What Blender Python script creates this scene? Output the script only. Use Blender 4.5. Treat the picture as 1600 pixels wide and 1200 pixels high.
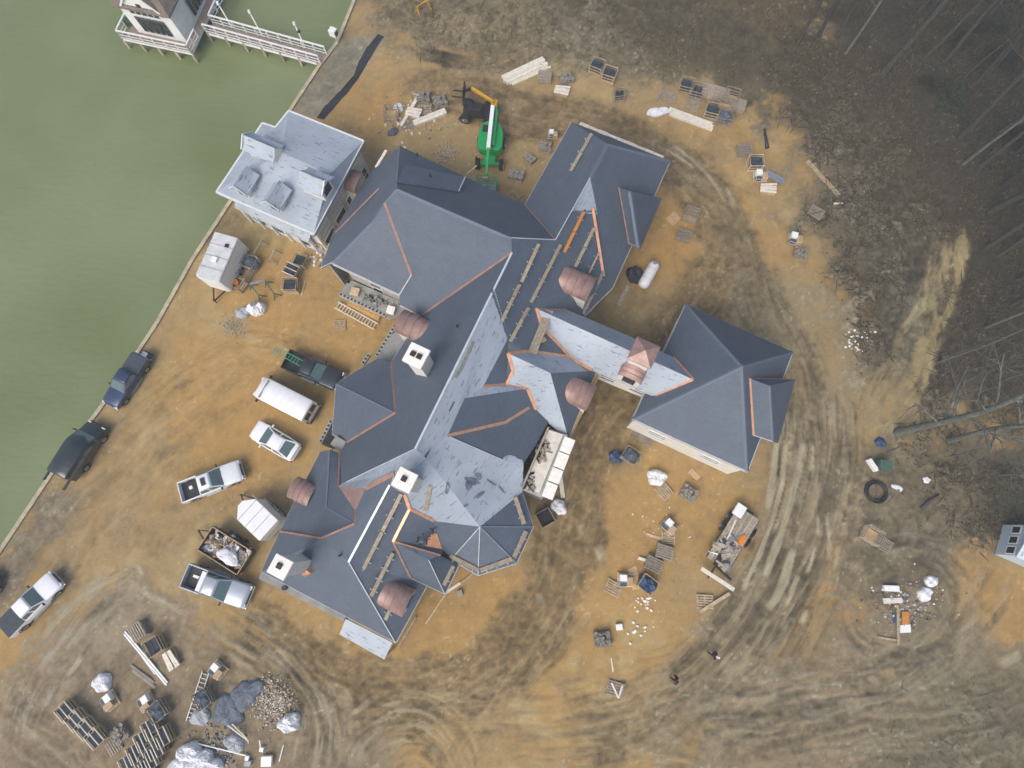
import bpy, bmesh, math, random
import numpy as np
from mathutils import Vector, Matrix
for o in list(bpy.data.objects): bpy.data.objects.remove(o)
SC = bpy.context.scene
COL = SC.collection
R = math.radians
# ---------------------------------------------------------------- camera (photo is 1600 x 1200, f in photo pixels)
F, CX, CY, CAMH = 930.0, 800.0, 600.0, 50.0
NAD = (826.0, 822.0)                                   # pixel straight below the drone
dn = np.array([NAD[0]-CX, NAD[1]-CY, F]); dn /= np.linalg.norm(dn)   # x right, y down, z forward
Zc = -dn
Xc = np.array([1.0, 0, 0]); Xc -= Zc*np.dot(Xc, Zc); Xc /= np.linalg.norm(Xc)
Yc = np.cross(Zc, Xc)
RW = np.stack([Xc, Yc, Zc])                            # camera(cv) -> world
def ray(u, v): return RW @ np.array([(u-CX)/F, (v-CY)/F, 1.0])
def P(u, v, z=0.0):
    d = ray(u, v); t = (z-CAMH)/d[2]
    return Vector((d[0]*t, d[1]*t, z))
def proj(x, y, z):
    q = np.tensordot(RW.T, np.stack([x, y, z-CAMH]), 1)
    return CX+F*q[0]/q[2], CY+F*q[1]/q[2]
cam = bpy.data.cameras.new('camera'); co = bpy.data.objects.new('camera', cam); COL.objects.link(co)
cam.sensor_width = 36; cam.lens = F/1600*36; cam.clip_end = 2000; cam.clip_start = 0.5
m = Matrix(((RW[0][0], -RW[0][1], -RW[0][2], 0), (RW[1][0], -RW[1][1], -RW[1][2], 0), (RW[2][0], -RW[2][1], -RW[2][2], CAMH), (0, 0, 0, 1)))
co.matrix_world = m
SC.camera = co
# ---------------------------------------------------------------- world and sun (overcast)
SUN_EL, SUN_AZ = R(48), R(212)          # azimuth clockwise from +Y (top of the picture)
W = bpy.data.worlds.new('World'); SC.world = W; W.use_nodes = True
nt = W.node_tree
sky = nt.nodes.new('ShaderNodeTexSky'); sky.sky_type = 'NISHITA'; sky.sun_disc = False
sky.sun_elevation = SUN_EL; sky.sun_rotation = SUN_AZ; sky.dust_density = 5.0; sky.air_density = 0.95; sky.ozone_density = 1.0
nt.links.new(sky.outputs[0], nt.nodes['Background'].inputs[0]); nt.nodes['Background'].inputs[1].default_value = 0.15
sl = bpy.data.lights.new('sun', 'SUN'); sl.energy = 1.0; sl.angle = R(45); sl.color = (1.0, 0.98, 0.95)
so = bpy.data.objects.new('sun', sl); COL.objects.link(so)
sd = Vector((math.sin(SUN_AZ)*math.cos(SUN_EL), math.cos(SUN_AZ)*math.cos(SUN_EL), math.sin(SUN_EL)))
so.rotation_euler = sd.to_track_quat('Z', 'Y').to_euler(); so.location = (0, 0, 80)
vs = SC.view_settings; vs.view_transform = 'Standard'; vs.look = 'None'; vs.gamma = 1.0; vs.exposure = 0.34
SC.render.resolution_x, SC.render.resolution_y = 1024, 768
rnd = random.Random(7)
# ---------------------------------------------------------------- materials
def srgb(r, g, b):
    f = lambda c: (c/255/12.92 if c/255 <= .04045 else ((c/255+.055)/1.055)**2.4)
    return (f(r), f(g), f(b), 1)
MATS = {}
def mat(name, col, rough=.7, metal=0.0, var=.18, scale=3.0, bump=0.0, col2=None, spec=.5, stretch=None, objvar=0.0, coat=0.0):
    if name in MATS: return MATS[name]
    m = bpy.data.materials.new(name); m.use_nodes = True; n = m.node_tree.nodes; L = m.node_tree.links
    b = n['Principled BSDF']; c = srgb(*col)
    b.inputs['Roughness'].default_value = rough; b.inputs['Metallic'].default_value = metal; b.inputs['Specular IOR Level'].default_value = spec
    b.inputs['Coat Weight'].default_value = coat
    tc = n.new('ShaderNodeTexCoord'); mp = n.new('ShaderNodeMapping'); L.new(tc.outputs['Object'], mp.inputs[0])
    if stretch: mp.inputs['Scale'].default_value = stretch
    nz = n.new('ShaderNodeTexNoise'); nz.inputs['Scale'].default_value = scale; nz.inputs['Detail'].default_value = 6; nz.inputs['Roughness'].default_value = .65
    L.new(mp.outputs[0], nz.inputs['Vector'])
    cr = n.new('ShaderNodeValToRGB'); cr.color_ramp.elements[0].position = .3; cr.color_ramp.elements[1].position = .72
    d = col2 and srgb(*col2) or tuple(x*(1-var*1.6) for x in c[:3])+(1,)
    e = tuple(min(1, x*(1+var*.5)) for x in c[:3])+(1,)
    cr.color_ramp.elements[0].color = d; cr.color_ramp.elements[1].color = e
    L.new(nz.outputs['Fac'], cr.inputs[0]); out = cr.outputs[0]
    if objvar:
        oi = n.new('ShaderNodeObjectInfo'); hs = n.new('ShaderNodeHueSaturation'); mr = n.new('ShaderNodeMapRange')
        mr.inputs['To Min'].default_value = 1-objvar; mr.inputs['To Max'].default_value = 1+objvar
        L.new(oi.outputs['Random'], mr.inputs['Value']); L.new(mr.outputs[0], hs.inputs['Value']); L.new(out, hs.inputs['Color']); out = hs.outputs[0]
    L.new(out, b.inputs['Base Color'])
    if bump:
        bp = n.new('ShaderNodeBump'); bp.inputs['Strength'].default_value = bump; bp.inputs['Distance'].default_value = .05
        L.new(nz.outputs['Fac'], bp.inputs['Height']); L.new(bp.outputs[0], b.inputs['Normal'])
    MATS[name] = m; return m
mat('wood', (192, 172, 140), .85, var=.3, scale=5, objvar=.25, bump=.2)
mat('old_wood', (168, 157, 140), .9, var=.3, scale=5, objvar=.25, bump=.2)
mat('plank', (164, 152, 132), .85, var=.3, scale=4, bump=.2, objvar=.15)
mat('orange_plank', (196, 130, 62), .8, var=.2, scale=4)
mat('yellow_wood', (205, 168, 105), .8, var=.2, scale=3, objvar=.1)
mat('white_wood', (222, 216, 202), .7, var=.15, scale=3, objvar=.08)
mat('plywood', (190, 160, 120), .8, var=.2, scale=3, objvar=.12)
mat('slate', (70, 82, 96), .75, var=.4, scale=6, objvar=.3, bump=.3)
mat('stone', (150, 145, 135), .95, var=.4, scale=8, objvar=.15, bump=.5)
mat('white_bag', (226, 228, 232), .6, var=.15, scale=4, bump=.5)
mat('grey_bag', (170, 176, 182), .6, var=.25, scale=5, bump=.5)
mat('dark_tarp', (92, 104, 120), .55, var=.4, scale=4, bump=.8)
mat('blue_tarp', (44, 74, 116), .5, var=.4, scale=4, bump=.8)
mat('black_cloth', (46, 52, 60), .6, var=.3, scale=5, bump=.6)
mat('white_paint', (225, 228, 228), .5, var=.06, scale=2)
mat('trim_white', (215, 220, 222), .5, var=.08)
mat('wall_white', (214, 212, 204), .8, var=.1, scale=1.5)
mat('wall_block', (168, 168, 164), .9, var=.2, scale=2)
mat('limestone', (242, 240, 232), .85, var=.12, scale=4, bump=.2)
mat('chimney_stone', (216, 216, 208), .9, var=.2, scale=7, bump=.4)
mat('flue', (60, 36, 26), .9)
mat('copper_old', (162, 133, 126), .45, metal=.15, var=.22, scale=1.8, bump=.1)
mat('copper_new', (226, 168, 130), .35, metal=.35, var=.2, scale=2.5)
mat('copper_flash', (164, 124, 108), .5, metal=.15, var=.25, scale=2.5)
mat('drip_edge', (205, 212, 218), .4, metal=.2, var=.1)
mat('fascia', (196, 196, 190), .7)
mat('glass', (30, 42, 48), .08, var=.1, spec=.6)
mat('car_glass', (84, 106, 110), .06, var=.1, spec=.6)
mat('tyre', (26, 26, 28), .85)
mat('rim', (150, 150, 152), .35, metal=.8)
mat('dark_metal', (48, 50, 52), .5, metal=.4)
mat('galv', (168, 174, 178), .4, metal=.6, var=.2)
mat('plastic_black', (38, 41, 44), .5)
mat('chrome', (200, 204, 208), .2, metal=.9)
mat('lamp_red', (150, 24, 20), .3)
mat('lamp_clear', (225, 228, 225), .15)
mat('concrete', (150, 152, 148), .9, var=.2, scale=1.2, bump=.2)
mat('deck_boards', (150, 134, 122), .85, var=.2, scale=2)
mat('brown_roof', (124, 112, 104), .9, var=.3, scale=3, bump=.3)
mat('yellow_machine', (206, 158, 40), .45, var=.2)
mat('green_machine', (24, 158, 84), .4, var=.15, scale=1.5)
mat('orange_plastic', (226, 132, 30), .5)
mat('red_item', (150, 58, 40), .7)
mat('green_box', (62, 96, 80), .6)
mat('white_plastic', (232, 234, 234), .45, var=.06)
mat('rubble', (186, 176, 156), .95, var=.5, scale=9, objvar=.2)
mat('bark', (70, 68, 64), .95, var=.45, scale=6, bump=.6, objvar=.25)
mat('bark_pale', (104, 108, 102), .9, var=.4, scale=3, bump=.6)
mat('twig', (76, 70, 55), .95, var=.4, scale=3)
mat('leaf_dark', (50, 58, 38), .7, var=.5, scale=1.5, objvar=.3)
mat('litter_leaf', (68, 56, 42), .9, var=.5, scale=.7, col2=(38, 33, 26))
mat('grass_tuft', (104, 92, 66), .9, var=.5, scale=.5, col2=(54, 58, 40))
mat('skin', (190, 140, 112), .6); mat('hair', (40, 32, 26), .8); mat('cap_white', (225, 225, 222), .7)
mat('jacket_navy', (26, 30, 46), .85); mat('jacket_black', (24, 24, 28), .85); mat('jeans', (44, 54, 76), .85)
mat('silt_cloth', (62, 67, 76), .8, var=.3)
for nme, c in dict(paint_white=(236, 238, 240), paint_silver=(172, 180, 190), paint_black=(44, 50, 60), paint_blue=(40, 58, 92), paint_green=(34, 48, 52), paint_pearl=(222, 226, 230)).items():
    mat(nme, c, .3, metal=.0 if 'white' in nme or 'pearl' in nme else .25, var=.04, coat=.5)

def shingle_mat():
    m = bpy.data.materials.new('shingle'); m.use_nodes = True; n = m.node_tree.nodes; L = m.node_tree.links; b = n['Principled BSDF']
    uv = n.new('ShaderNodeUVMap'); br = n.new('ShaderNodeTexBrick'); L.new(uv.outputs[0], br.inputs['Vector'])
    br.inputs['Scale'].default_value = 1; br.inputs['Brick Width'].default_value = .33; br.inputs['Row Height'].default_value = .16; br.inputs['Mortar Size'].default_value = .012
    br.inputs['Color1'].default_value = srgb(80, 91, 105); br.inputs['Color2'].default_value = srgb(86, 97, 112); br.inputs['Mortar'].default_value = srgb(72, 82, 95)
    nz = n.new('ShaderNodeTexNoise'); nz.inputs['Scale'].default_value = .55; nz.inputs['Detail'].default_value = 8; nz.inputs['Roughness'].default_value = .7; L.new(uv.outputs[0], nz.inputs['Vector'])
    mr = n.new('ShaderNodeMapRange'); mr.inputs['From Min'].default_value = .25; mr.inputs['From Max'].default_value = .75; mr.inputs['To Min'].default_value = .84; mr.inputs['To Max'].default_value = 1.14
    L.new(nz.outputs['Fac'], mr.inputs[0]); hs = n.new('ShaderNodeHueSaturation'); L.new(mr.outputs[0], hs.inputs['Value']); L.new(br.outputs['Color'], hs.inputs['Color'])
    L.new(hs.outputs[0], b.inputs['Base Color']); b.inputs['Roughness'].default_value = .62; b.inputs['Specular IOR Level'].default_value = .5
    bp = n.new('ShaderNodeBump'); bp.inputs['Strength'].default_value = .2; bp.inputs['Distance'].default_value = .008; bp.invert = True; L.new(br.outputs['Fac'], bp.inputs['Height']); L.new(bp.outputs[0], b.inputs['Normal'])
    MATS['shingle'] = m
def underlay_mat():
    m = bpy.data.materials.new('underlayment'); m.use_nodes = True; n = m.node_tree.nodes; L = m.node_tree.links; b = n['Principled BSDF']
    uv = n.new('ShaderNodeUVMap')
    def streak(sx, sy, lo, hi, det=2.0):
        mp = n.new('ShaderNodeMapping'); mp.inputs['Scale'].default_value = (sx, sy, 1); L.new(uv.outputs[0], mp.inputs[0])
        z = n.new('ShaderNodeTexNoise'); z.inputs['Scale'].default_value = 1; z.inputs['Detail'].default_value = det; L.new(mp.outputs[0], z.inputs['Vector'])
        r = n.new('ShaderNodeMapRange'); r.inputs['From Min'].default_value = lo; r.inputs['From Max'].default_value = hi; L.new(z.outputs['Fac'], r.inputs[0]); return r.outputs[0]
    cr = n.new('ShaderNodeValToRGB'); cr.color_ramp.elements[0].position = .3; cr.color_ramp.elements[1].position = .7
    n3 = n.new('ShaderNodeTexNoise'); n3.inputs['Scale'].default_value = .3; n3.inputs['Detail'].default_value = 6; L.new(uv.outputs[0], n3.inputs['Vector']); L.new(n3.outputs['Fac'], cr.inputs[0])
    cr.color_ramp.elements[0].color = srgb(148, 159, 171); cr.color_ramp.elements[1].color = srgb(171, 182, 193); out = cr.outputs[0]
    # printed dashes, lap lines along the courses, dusty footprints
    for fac, c, k in ((streak(1.1, 7.0, .63, .66), (80, 92, 106), .75), (streak(5.5, 1.2, .66, .69), (104, 114, 130), .55), (streak(.35, 2.2, .6, .72, 5.0), (156, 154, 148), .5), (streak(.5, 16, .66, .7), (120, 132, 150), .5)):
        mx = n.new('ShaderNodeMix'); mx.data_type = 'RGBA'; ml = n.new('ShaderNodeMath'); ml.operation = 'MULTIPLY'; ml.inputs[1].default_value = k; L.new(fac, ml.inputs[0])
        L.new(ml.outputs[0], mx.inputs['Factor']); L.new(out, mx.inputs['A']); mx.inputs['B'].default_value = srgb(*c); out = mx.outputs['Result']
    L.new(out, b.inputs['Base Color']); b.inputs['Roughness'].default_value = .55
    MATS['underlayment'] = m
shingle_mat(); underlay_mat(); mat('ridge_shingle', (94, 106, 122), .7, var=.08, scale=4)

# ---------------------------------------------------------------- mesh builder
class MB:
    def __init__(s): s.v = []; s.f = []; s.mi = []; s.mats = []; s.sm = []
    def mi_(s, mt):
        if mt not in s.mats: s.mats.append(mt)
        return s.mats.index(mt)
    def add(s, vs, fs, mt, smooth=False):
        o = len(s.v); k = s.mi_(mt); s.v += [tuple(x) for x in vs]
        for f in fs: s.f.append(tuple(i+o for i in f)); s.mi.append(k); s.sm.append(smooth)
        return s
    def box(s, c, size, mt, rz=0, taper=1.0):
        x, y, z = [q/2 for q in size]; cs, sn = math.cos(rz), math.sin(rz); vs = []
        for sz in (-1, 1):
            t = taper if sz > 0 else 1
            for sx, sy in ((-1, -1), (1, -1), (1, 1), (-1, 1)):
                a, b = sx*x*t, sy*y*t
                vs.append((c[0]+a*cs-b*sn, c[1]+a*sn+b*cs, c[2]+sz*z))
        return s.add(vs, [(3, 2, 1, 0), (4, 5, 6, 7), (0, 1, 5, 4), (1, 2, 6, 5), (2, 3, 7, 6), (3, 0, 4, 7)], mt)
    def bar(s, p, q, w, h, mt, up=Vector((0, 0, 1))):
        p, q = Vector(p), Vector(q); d = (q-p).normalized(); sd_ = d.cross(up)
        if sd_.length < 1e-4: sd_ = d.cross(Vector((1, 0, 0)))
        sd_.normalize(); u = sd_.cross(d).normalized(); vs = []
        for e in (p, q):
            for a, b in ((-1, -1), (1, -1), (1, 1), (-1, 1)): vs.append(e+sd_*a*w/2+u*b*h/2)
        return s.add(vs, [(0, 1, 2, 3), (7, 6, 5, 4), (0, 4, 5, 1), (1, 5, 6, 2), (2, 6, 7, 3), (3, 7, 4, 0)], mt)
    def tube(s, pts, rad, mt, n=8, cap=True, smooth=True):
        pts = [Vector(p) for p in pts]
        if not hasattr(rad, '__len__'): rad = [rad]*len(pts)
        vs = []; ref = None
        for i, p in enumerate(pts):
            d = (pts[min(i+1, len(pts)-1)]-pts[max(i-1, 0)])
            d = d.normalized() if d.length > 1e-9 else Vector((0, 0, 1))
            if ref is None: ref = d.orthogonal().normalized()
            ref = (ref-d*ref.dot(d)); ref = ref.normalized() if ref.length > 1e-6 else d.orthogonal().normalized()
            b = d.cross(ref)
            for k in range(n):
                a = 2*math.pi*k/n; vs.append(p+(ref*math.cos(a)+b*math.sin(a))*rad[i])
        fs = []
        for i in range(len(pts)-1):
            for k in range(n): fs.append((i*n+k, i*n+(k+1) % n, (i+1)*n+(k+1) % n, (i+1)*n+k))
        s.add(vs, fs, mt, smooth)
        if cap: s.add(vs[:n], [tuple(range(n-1, -1, -1))], mt); s.add(vs[-n:], [tuple(range(n))], mt)
        return s
    def prism(s, poly, z0, z1, mt, top=None):
        n = len(poly); vs = [(p[0], p[1], z0) for p in poly]+[(p[0], p[1], z1) for p in poly]
        s.add(vs, [tuple(range(n-1, -1, -1))]+[(i, (i+1) % n, n+(i+1) % n, n+i) for i in range(n)], mt)
        return s.add(vs, [tuple(range(n, 2*n))], top or mt)
    def slab(s, pts, t, mt):          # polygon in space given thickness straight down
        n = len(pts); vs = [Vector(p) for p in pts]; vs += [p-Vector((0, 0, t)) for p in vs]
        return s.add(vs, [tuple(range(n)), tuple(range(2*n-1, n-1, -1))]+[(i, n+i, n+(i+1) % n, (i+1) % n) for i in range(n)], mt)
    def loft(s, secs, mt, smooth=True):
        n = len(secs[0]); vs = [p for q in secs for p in q]; fs = []
        for i in range(len(secs)-1):
            for k in range(n): fs.append((i*n+k, i*n+(k+1) % n, (i+1)*n+(k+1) % n, (i+1)*n+k))
        s.add(vs, fs, mt, smooth); s.add(secs[0], [tuple(range(n-1, -1, -1))], mt); return s.add(secs[-1], [tuple(range(n))], mt)
    def build(s, name, parent=None, bevel=0, fix=True):
        me = bpy.data.meshes.new(name); me.from_pydata(s.v, [], s.f)
        for q in s.mats: me.materials.append(MATS[q])
        me.polygons.foreach_set('material_index', s.mi); me.polygons.foreach_set('use_smooth', s.sm)
        if fix or bevel:
            bm = bmesh.new(); bm.from_mesh(me); bmesh.ops.remove_doubles(bm, verts=bm.verts, dist=1e-5)
            bmesh.ops.recalc_face_normals(bm, faces=bm.faces)
            if bevel: bmesh.ops.bevel(bm, geom=[e for e in bm.edges if len(e.link_faces) == 2 and e.calc_face_angle(0) > .5], offset=bevel, segments=2, affect='EDGES', profile=.6)
            bm.to_mesh(me); bm.free()
        return link(name, me, parent)
def link(name, me, parent=None):
    o = bpy.data.objects.new(name, me); COL.objects.link(o); o.parent = parent; return o
def tag(o, label=None, cat=None, group=None, kind=None):
    if label: o['label'] = label
    if cat: o['category'] = cat
    if group: o['group'] = group
    if kind: o['kind'] = kind
    return o
def thing(name, loc, rz, label, cat, group=None):
    o = bpy.data.objects.new(name, None); COL.objects.link(o); o.location = loc; o.rotation_euler = (0, 0, rz); o.empty_display_size = .3
    return tag(o, label, cat, group)
def copy_tree(o, parent=None):
    c = o.copy(); COL.objects.link(c); c.parent = parent
    for ch in list(o.children): copy_tree(ch, c)
    return c
def heading(p, q, z=0.0):
    d = P(*q, z)-P(*p, z); return math.atan2(d.y, d.x)
# house axes in the world
ANG_A = heading((620, 295), (800, 372), 10.0)
AX = Vector((math.cos(ANG_A), math.sin(ANG_A), 0)); BX = Vector((math.sin(ANG_A), -math.cos(ANG_A), 0))   # BX points down-left in the picture
# ================================================================ GROUND, WATER
rng = np.random.default_rng(3)
TAB = rng.random((256, 256))
def vnoise(x, y):
    xi = np.floor(x).astype(int); yi = np.floor(y).astype(int); fx = x-xi; fy = y-yi
    fx = fx*fx*(3-2*fx); fy = fy*fy*(3-2*fy); a = xi & 255; b = yi & 255; c = (xi+1) & 255; d = (yi+1) & 255
    return (TAB[a, b]*(1-fx)+TAB[c, b]*fx)*(1-fy)+(TAB[a, d]*(1-fx)+TAB[c, d]*fx)*fy
def fbm(x, y, o=4, g=.55):
    s = np.zeros_like(x); a = 1.0; t = 0
    for k in range(o): s += a*vnoise(x*2**k+17.3*k, y*2**k+5.1*k); t += a; a *= g
    return s/t
def sstep(a, b, x): t = np.clip((x-a)/(b-a), 0, 1); return t*t*(3-2*t)
SEAPX = [(-150, 1075), (0, 862), (80, 742), (160, 634), (245, 506), (302, 404), (340, 346), (454, 172), (500, 102), (527, 67), (554, 0), (600, -110), (660, -260)]
SEA = [P(u, v, 0) for u, v in SEAPX]
GX = np.arange(-64, 64.01, .14); GY = np.arange(-27, 62.01, .14)
gx, gy = np.meshgrid(GX, GY, indexing='ij')
PU, PV = proj(gx, gy, np.zeros_like(gx))               # photo pixel of each ground vertex, used only to digitise soil zones
nA = fbm(gx*.12, gy*.12, 5); nB = fbm(gx*.5+40, gy*.5, 5); nC = fbm(gx*2.1+9, gy*2.1+3, 4, .65)
def seg_dist(poly, mask=None):
    """distance, arc length and side of every grid point to a world polyline"""
    D = np.full(gx.shape, 1e9); S = np.zeros_like(gx); Q = np.zeros_like(gx); acc = 0
    for a, b in zip(poly[:-1], poly[1:]):
        dx, dy = b[0]-a[0], b[1]-a[1]; l = math.hypot(dx, dy)
        t = np.clip(((gx-a[0])*dx+(gy-a[1])*dy)/(l*l), 0, 1); ex = gx-a[0]-t*dx; ey = gy-a[1]-t*dy
        d = np.hypot(ex, ey); sg = np.sign(dx*(gy-a[1])-dy*(gx-a[0])); k = d < D
        D = np.where(k, d, D); S = np.where(k, acc+t*l, S); Q = np.where(k, sg, Q); acc += l
    return D, S, Q
def zone(poly, soft=1.4, amp=5.0):
    """soft mask of a polygon digitised in photo pixels, its edge roughened by noise"""
    w = [P(u, v, 0) for u, v in poly]; w = w+[w[0]]
    D, _, _ = seg_dist(w); ins = np.zeros(gx.shape, bool)
    for a, b in zip(w[:-1], w[1:]):
        c = ((a.y > gy) != (b.y > gy)); xx = (b.x-a.x)*(gy-a.y)/((b.y-a.y) or 1e-9)+a.x; ins ^= c & (gx < xx)
    sdv = np.where(ins, D, -D)+(nB-.5)*amp+(nC-.5)*amp*.7
    return sstep(-soft, soft, sdv)
def lin(*c):
    g = sum(c)/3; c = [g+(x-g)*.8 for x in c]; c = [c[0]*.988, c[1]*1.0, c[2]*.925]; return np.array(srgb(*c)[:3])*.97
colr = np.zeros(gx.shape+(3,)); H = (nA-.5)*.25+(nB-.5)*.10+(nC-.5)*.035
wet = np.zeros_like(gx)
def mixc(c, m):
    global colr
    colr = colr*(1-m[..., None])+np.asarray(c)*m[..., None]
colr[:] = lin(168, 136, 92)
mixc(lin(180, 138, 78), sstep(.42, .62, nA)*.85)
mixc(lin(150, 124, 90), sstep(.5, .68, nB)*.55)
mixc(lin(186, 158, 112), sstep(.55, .7, fbm(gx*.25+77, gy*.25, 4))*.6)
mixc(lin(126, 104, 76), sstep(.56, .72, fbm(gx*.33+7, gy*.33+31, 4))*.3)
for pl in ([(405, 470), (620, 520), (520, 640), (480, 760), (300, 760), (240, 640), (300, 540)], [(890, 760), (1060, 700), (1130, 740), (1000, 960), (900, 960)], [(560, 1040), (640, 940), (760, 900), (860, 940), (700, 1040)], [(980, 420), (1060, 300), (1110, 330), (1080, 430)], [(540, 120), (600, 100), (640, 200), (580, 220)], [(300, 460), (480, 380), (500, 470), (380, 560)]):
    mixc(lin(182, 136, 74), zone(pl, 2.5, 7)*.75)
# grey-brown and dark zones
mixc(lin(120, 104, 80), zone([(560, -90), (1330, -90), (1260, 80), (1200, 205), (1150, 170), (1050, 118), (900, 112), (820, 112), (740, 112), (660, 78), (600, 48), (560, 0)], 1.4, 8))
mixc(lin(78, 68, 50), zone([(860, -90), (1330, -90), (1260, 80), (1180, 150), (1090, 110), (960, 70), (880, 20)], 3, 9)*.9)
mixc(lin(104, 82, 46), zone([(1120, -30), (1260, -30), (1240, 40), (1300, 100), (1200, 60)], 2, 8)*.6)
mixc(lin(124, 114, 96), zone([(880, 10), (960, 0), (1000, 90), (930, 110), (860, 60)], 1.5, 8)*.5)
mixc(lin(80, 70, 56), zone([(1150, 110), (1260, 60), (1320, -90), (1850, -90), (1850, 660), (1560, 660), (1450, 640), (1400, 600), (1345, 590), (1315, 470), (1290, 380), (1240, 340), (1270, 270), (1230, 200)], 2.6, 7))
mixc(lin(50, 46, 36), zone([(1290, 40), (1340, -90), (1850, -90), (1850, 660), (1560, 650), (1500, 480), (1480, 300), (1400, 180)], 4, 9)*.75)  # tree shade and lens vignetting painted into the soil colour under the wood
mixc(lin(40, 39, 31), zone([(1380, 20), (1440, -90), (1850, -90), (1850, 420), (1580, 300), (1500, 160)], 4, 9)*.75)  # corner soil darkened further, same painted shade and vignetting
mixc(lin(112, 102, 88), zone([(1200, 200), (1330, 190), (1410, 330), (1450, 480), (1400, 580), (1330, 440), (1250, 320)], 3, 11)*.6)
mixc(lin(114, 100, 80), zone([(1330, 690), (1480, 645), (1850, 640), (1850, 870), (1520, 850), (1500, 940), (1530, 1030), (1330, 970), (1290, 860), (1310, 740)], 1.6, 8))
mixc(lin(58, 62, 56), zone([(1500, 700), (1850, 640), (1850, 840), (1540, 830)], 2, 9)*.7)
mixc(lin(136, 117, 94), zone([(1230, 590), (1330, 620), (1320, 760), (1290, 900), (1220, 1010), (1100, 1070), (1060, 1110), (1120, 970), (1190, 860), (1205, 720)], 1.2, 7))
mixc(lin(134, 116, 94), zone([(1080, 1060), (1330, 930), (1850, 980), (1850, 1350), (1000, 1350), (1050, 1140)], 2, 9)*.9)
mixc(lin(78, 80, 66), zone([(1420, 1150), (1500, 1060), (1850, 980), (1850, 1350), (1380, 1350)], 3.5, 12)*.6)
mixc(lin(168, 128, 72), zone([(1500, 870), (1555, 880), (1660, 930), (1640, 1020), (1560, 1000), (1510, 930)], 1, 5)*.9)
mixc(lin(140, 119, 96), zone([(-90, 1150), (50, 1020), (120, 940), (230, 890), (320, 960), (420, 1025), (520, 1065), (620, 1110), (660, 1350), (-90, 1350)], 1.2, 7))
mixc(lin(150, 134, 116), zone([(60, 1000), (170, 930), (240, 960), (180, 1060), (90, 1080)], 1.2, 6)*.7)
mixc(lin(110, 102, 94), zone([(-90, 985), (60, 775), (150, 765), (60, 900), (-90, 1060)], 1, 5)*.8)
mixc(lin(124, 120, 110), zone([(500, 100), (536, 62), (598, 58), (506, 188), (452, 175)], .5, 2)*.9)
mixc(lin(142, 128, 104), zone([(1180, 430), (1330, 480), (1340, 640), (1250, 620), (1190, 540)], 2, 8)*.6)
mixc(lin(150, 144, 134), zone([(340, 495), (385, 490), (390, 525), (345, 525)], .7, 3)*.6)
mixc(lin(96, 88, 76), zone([(300, 360), (370, 320), (400, 345), (370, 380), (345, 420)], .7, 3)*.6)
mixc(lin(104, 88, 66), zone([(880, 600), (980, 600), (960, 700), (900, 760), (870, 700)], 1.6, 4)*.55)
strk_cache = []
def track(px, width, seed, dark, pale, amt=1.0, ruts=.10, freq=3.0, slen=5.0, base=None, bamt=.6, short=False, brk=0.0):
    global H, wet
    w = [P(u, v, 0) for u, v in px]
    # smooth the polyline (Chaikin)
    for _ in range(3):
        q = [w[0]]
        for a, b in zip(w[:-1], w[1:]): q += [a.lerp(b, .25), a.lerp(b, .75)]
        w = q+[w[-1]]
    x0, x1 = min(p.x for p in w)-width*1.3, max(p.x for p in w)+width*1.3; y0, y1 = min(p.y for p in w)-width*1.3, max(p.y for p in w)+width*1.3
    i0, i1 = np.searchsorted(GX, [x0, x1]); j0, j1 = np.searchsorted(GY, [y0, y1]); sl_ = (slice(i0, i1), slice(j0, j1))
    X, Y = gx[sl_], gy[sl_]
    if X.size == 0: return
    D = np.full(X.shape, 1e9); S = np.zeros_like(X); Q = np.ones_like(X); acc = 0
    for a, b in zip(w[:-1], w[1:]):
        dx, dy = b.x-a.x, b.y-a.y; l = math.hypot(dx, dy)
        if l < 1e-6: continue
        t = np.clip(((X-a.x)*dx+(Y-a.y)*dy)/(l*l), 0, 1); d = np.hypot(X-a.x-t*dx, Y-a.y-t*dy)
        sg = np.sign(dx*(Y-a.y)-dy*(X-a.x)); k = d < D
        D = np.where(k, d, D); S = np.where(k, acc+t*l, S); Q = np.where(k, sg, Q); acc += l
    d = D*Q+(fbm(S*.08+seed, S*0+3.7, 3)-.5)*2.2
    ee = .6 if short else 4
    ends = sstep(0, ee, S)*sstep(0, ee, acc-S)
    amt *= .58
    env = sstep(width, width*.55, D+(nB[sl_]-.5)*width*.7)*ends
    if brk: env = env*sstep(.38, .56, fbm(S/3.0+seed, d*1.3+seed, 4, .65))*brk+env*(1-brk)
    st = fbm(S/slen+seed*3.1, d*freq*.5+seed, 4, .7)
    st2 = fbm(S/(slen*.5)+seed*1.7, d*freq+seed*2, 3, .6)
    c = colr[sl_]
    if base is not None: m_ = (env*bamt)[..., None]; c = c*(1-m_)+np.asarray(base)*m_
    md = (env*sstep(.5, .36, st)*amt)[..., None]; c = c*(1-md)+np.asarray(dark)*md
    mp_ = (env*sstep(.56, .7, st2)*amt)[..., None]; c = c*(1-mp_)+np.asarray(pale)*mp_
    colr[sl_] = c
    H[sl_] += env*ruts*((st-.5)*2.2+(st2-.5)*1.2)
    wet[sl_] = np.maximum(wet[sl_], env*sstep(.56, .72, st2)*.5*amt)
DK, DKG, PAL, PALG = lin(112, 90, 62), lin(86, 76, 60), lin(174, 148, 108), lin(148, 130, 105)
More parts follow.
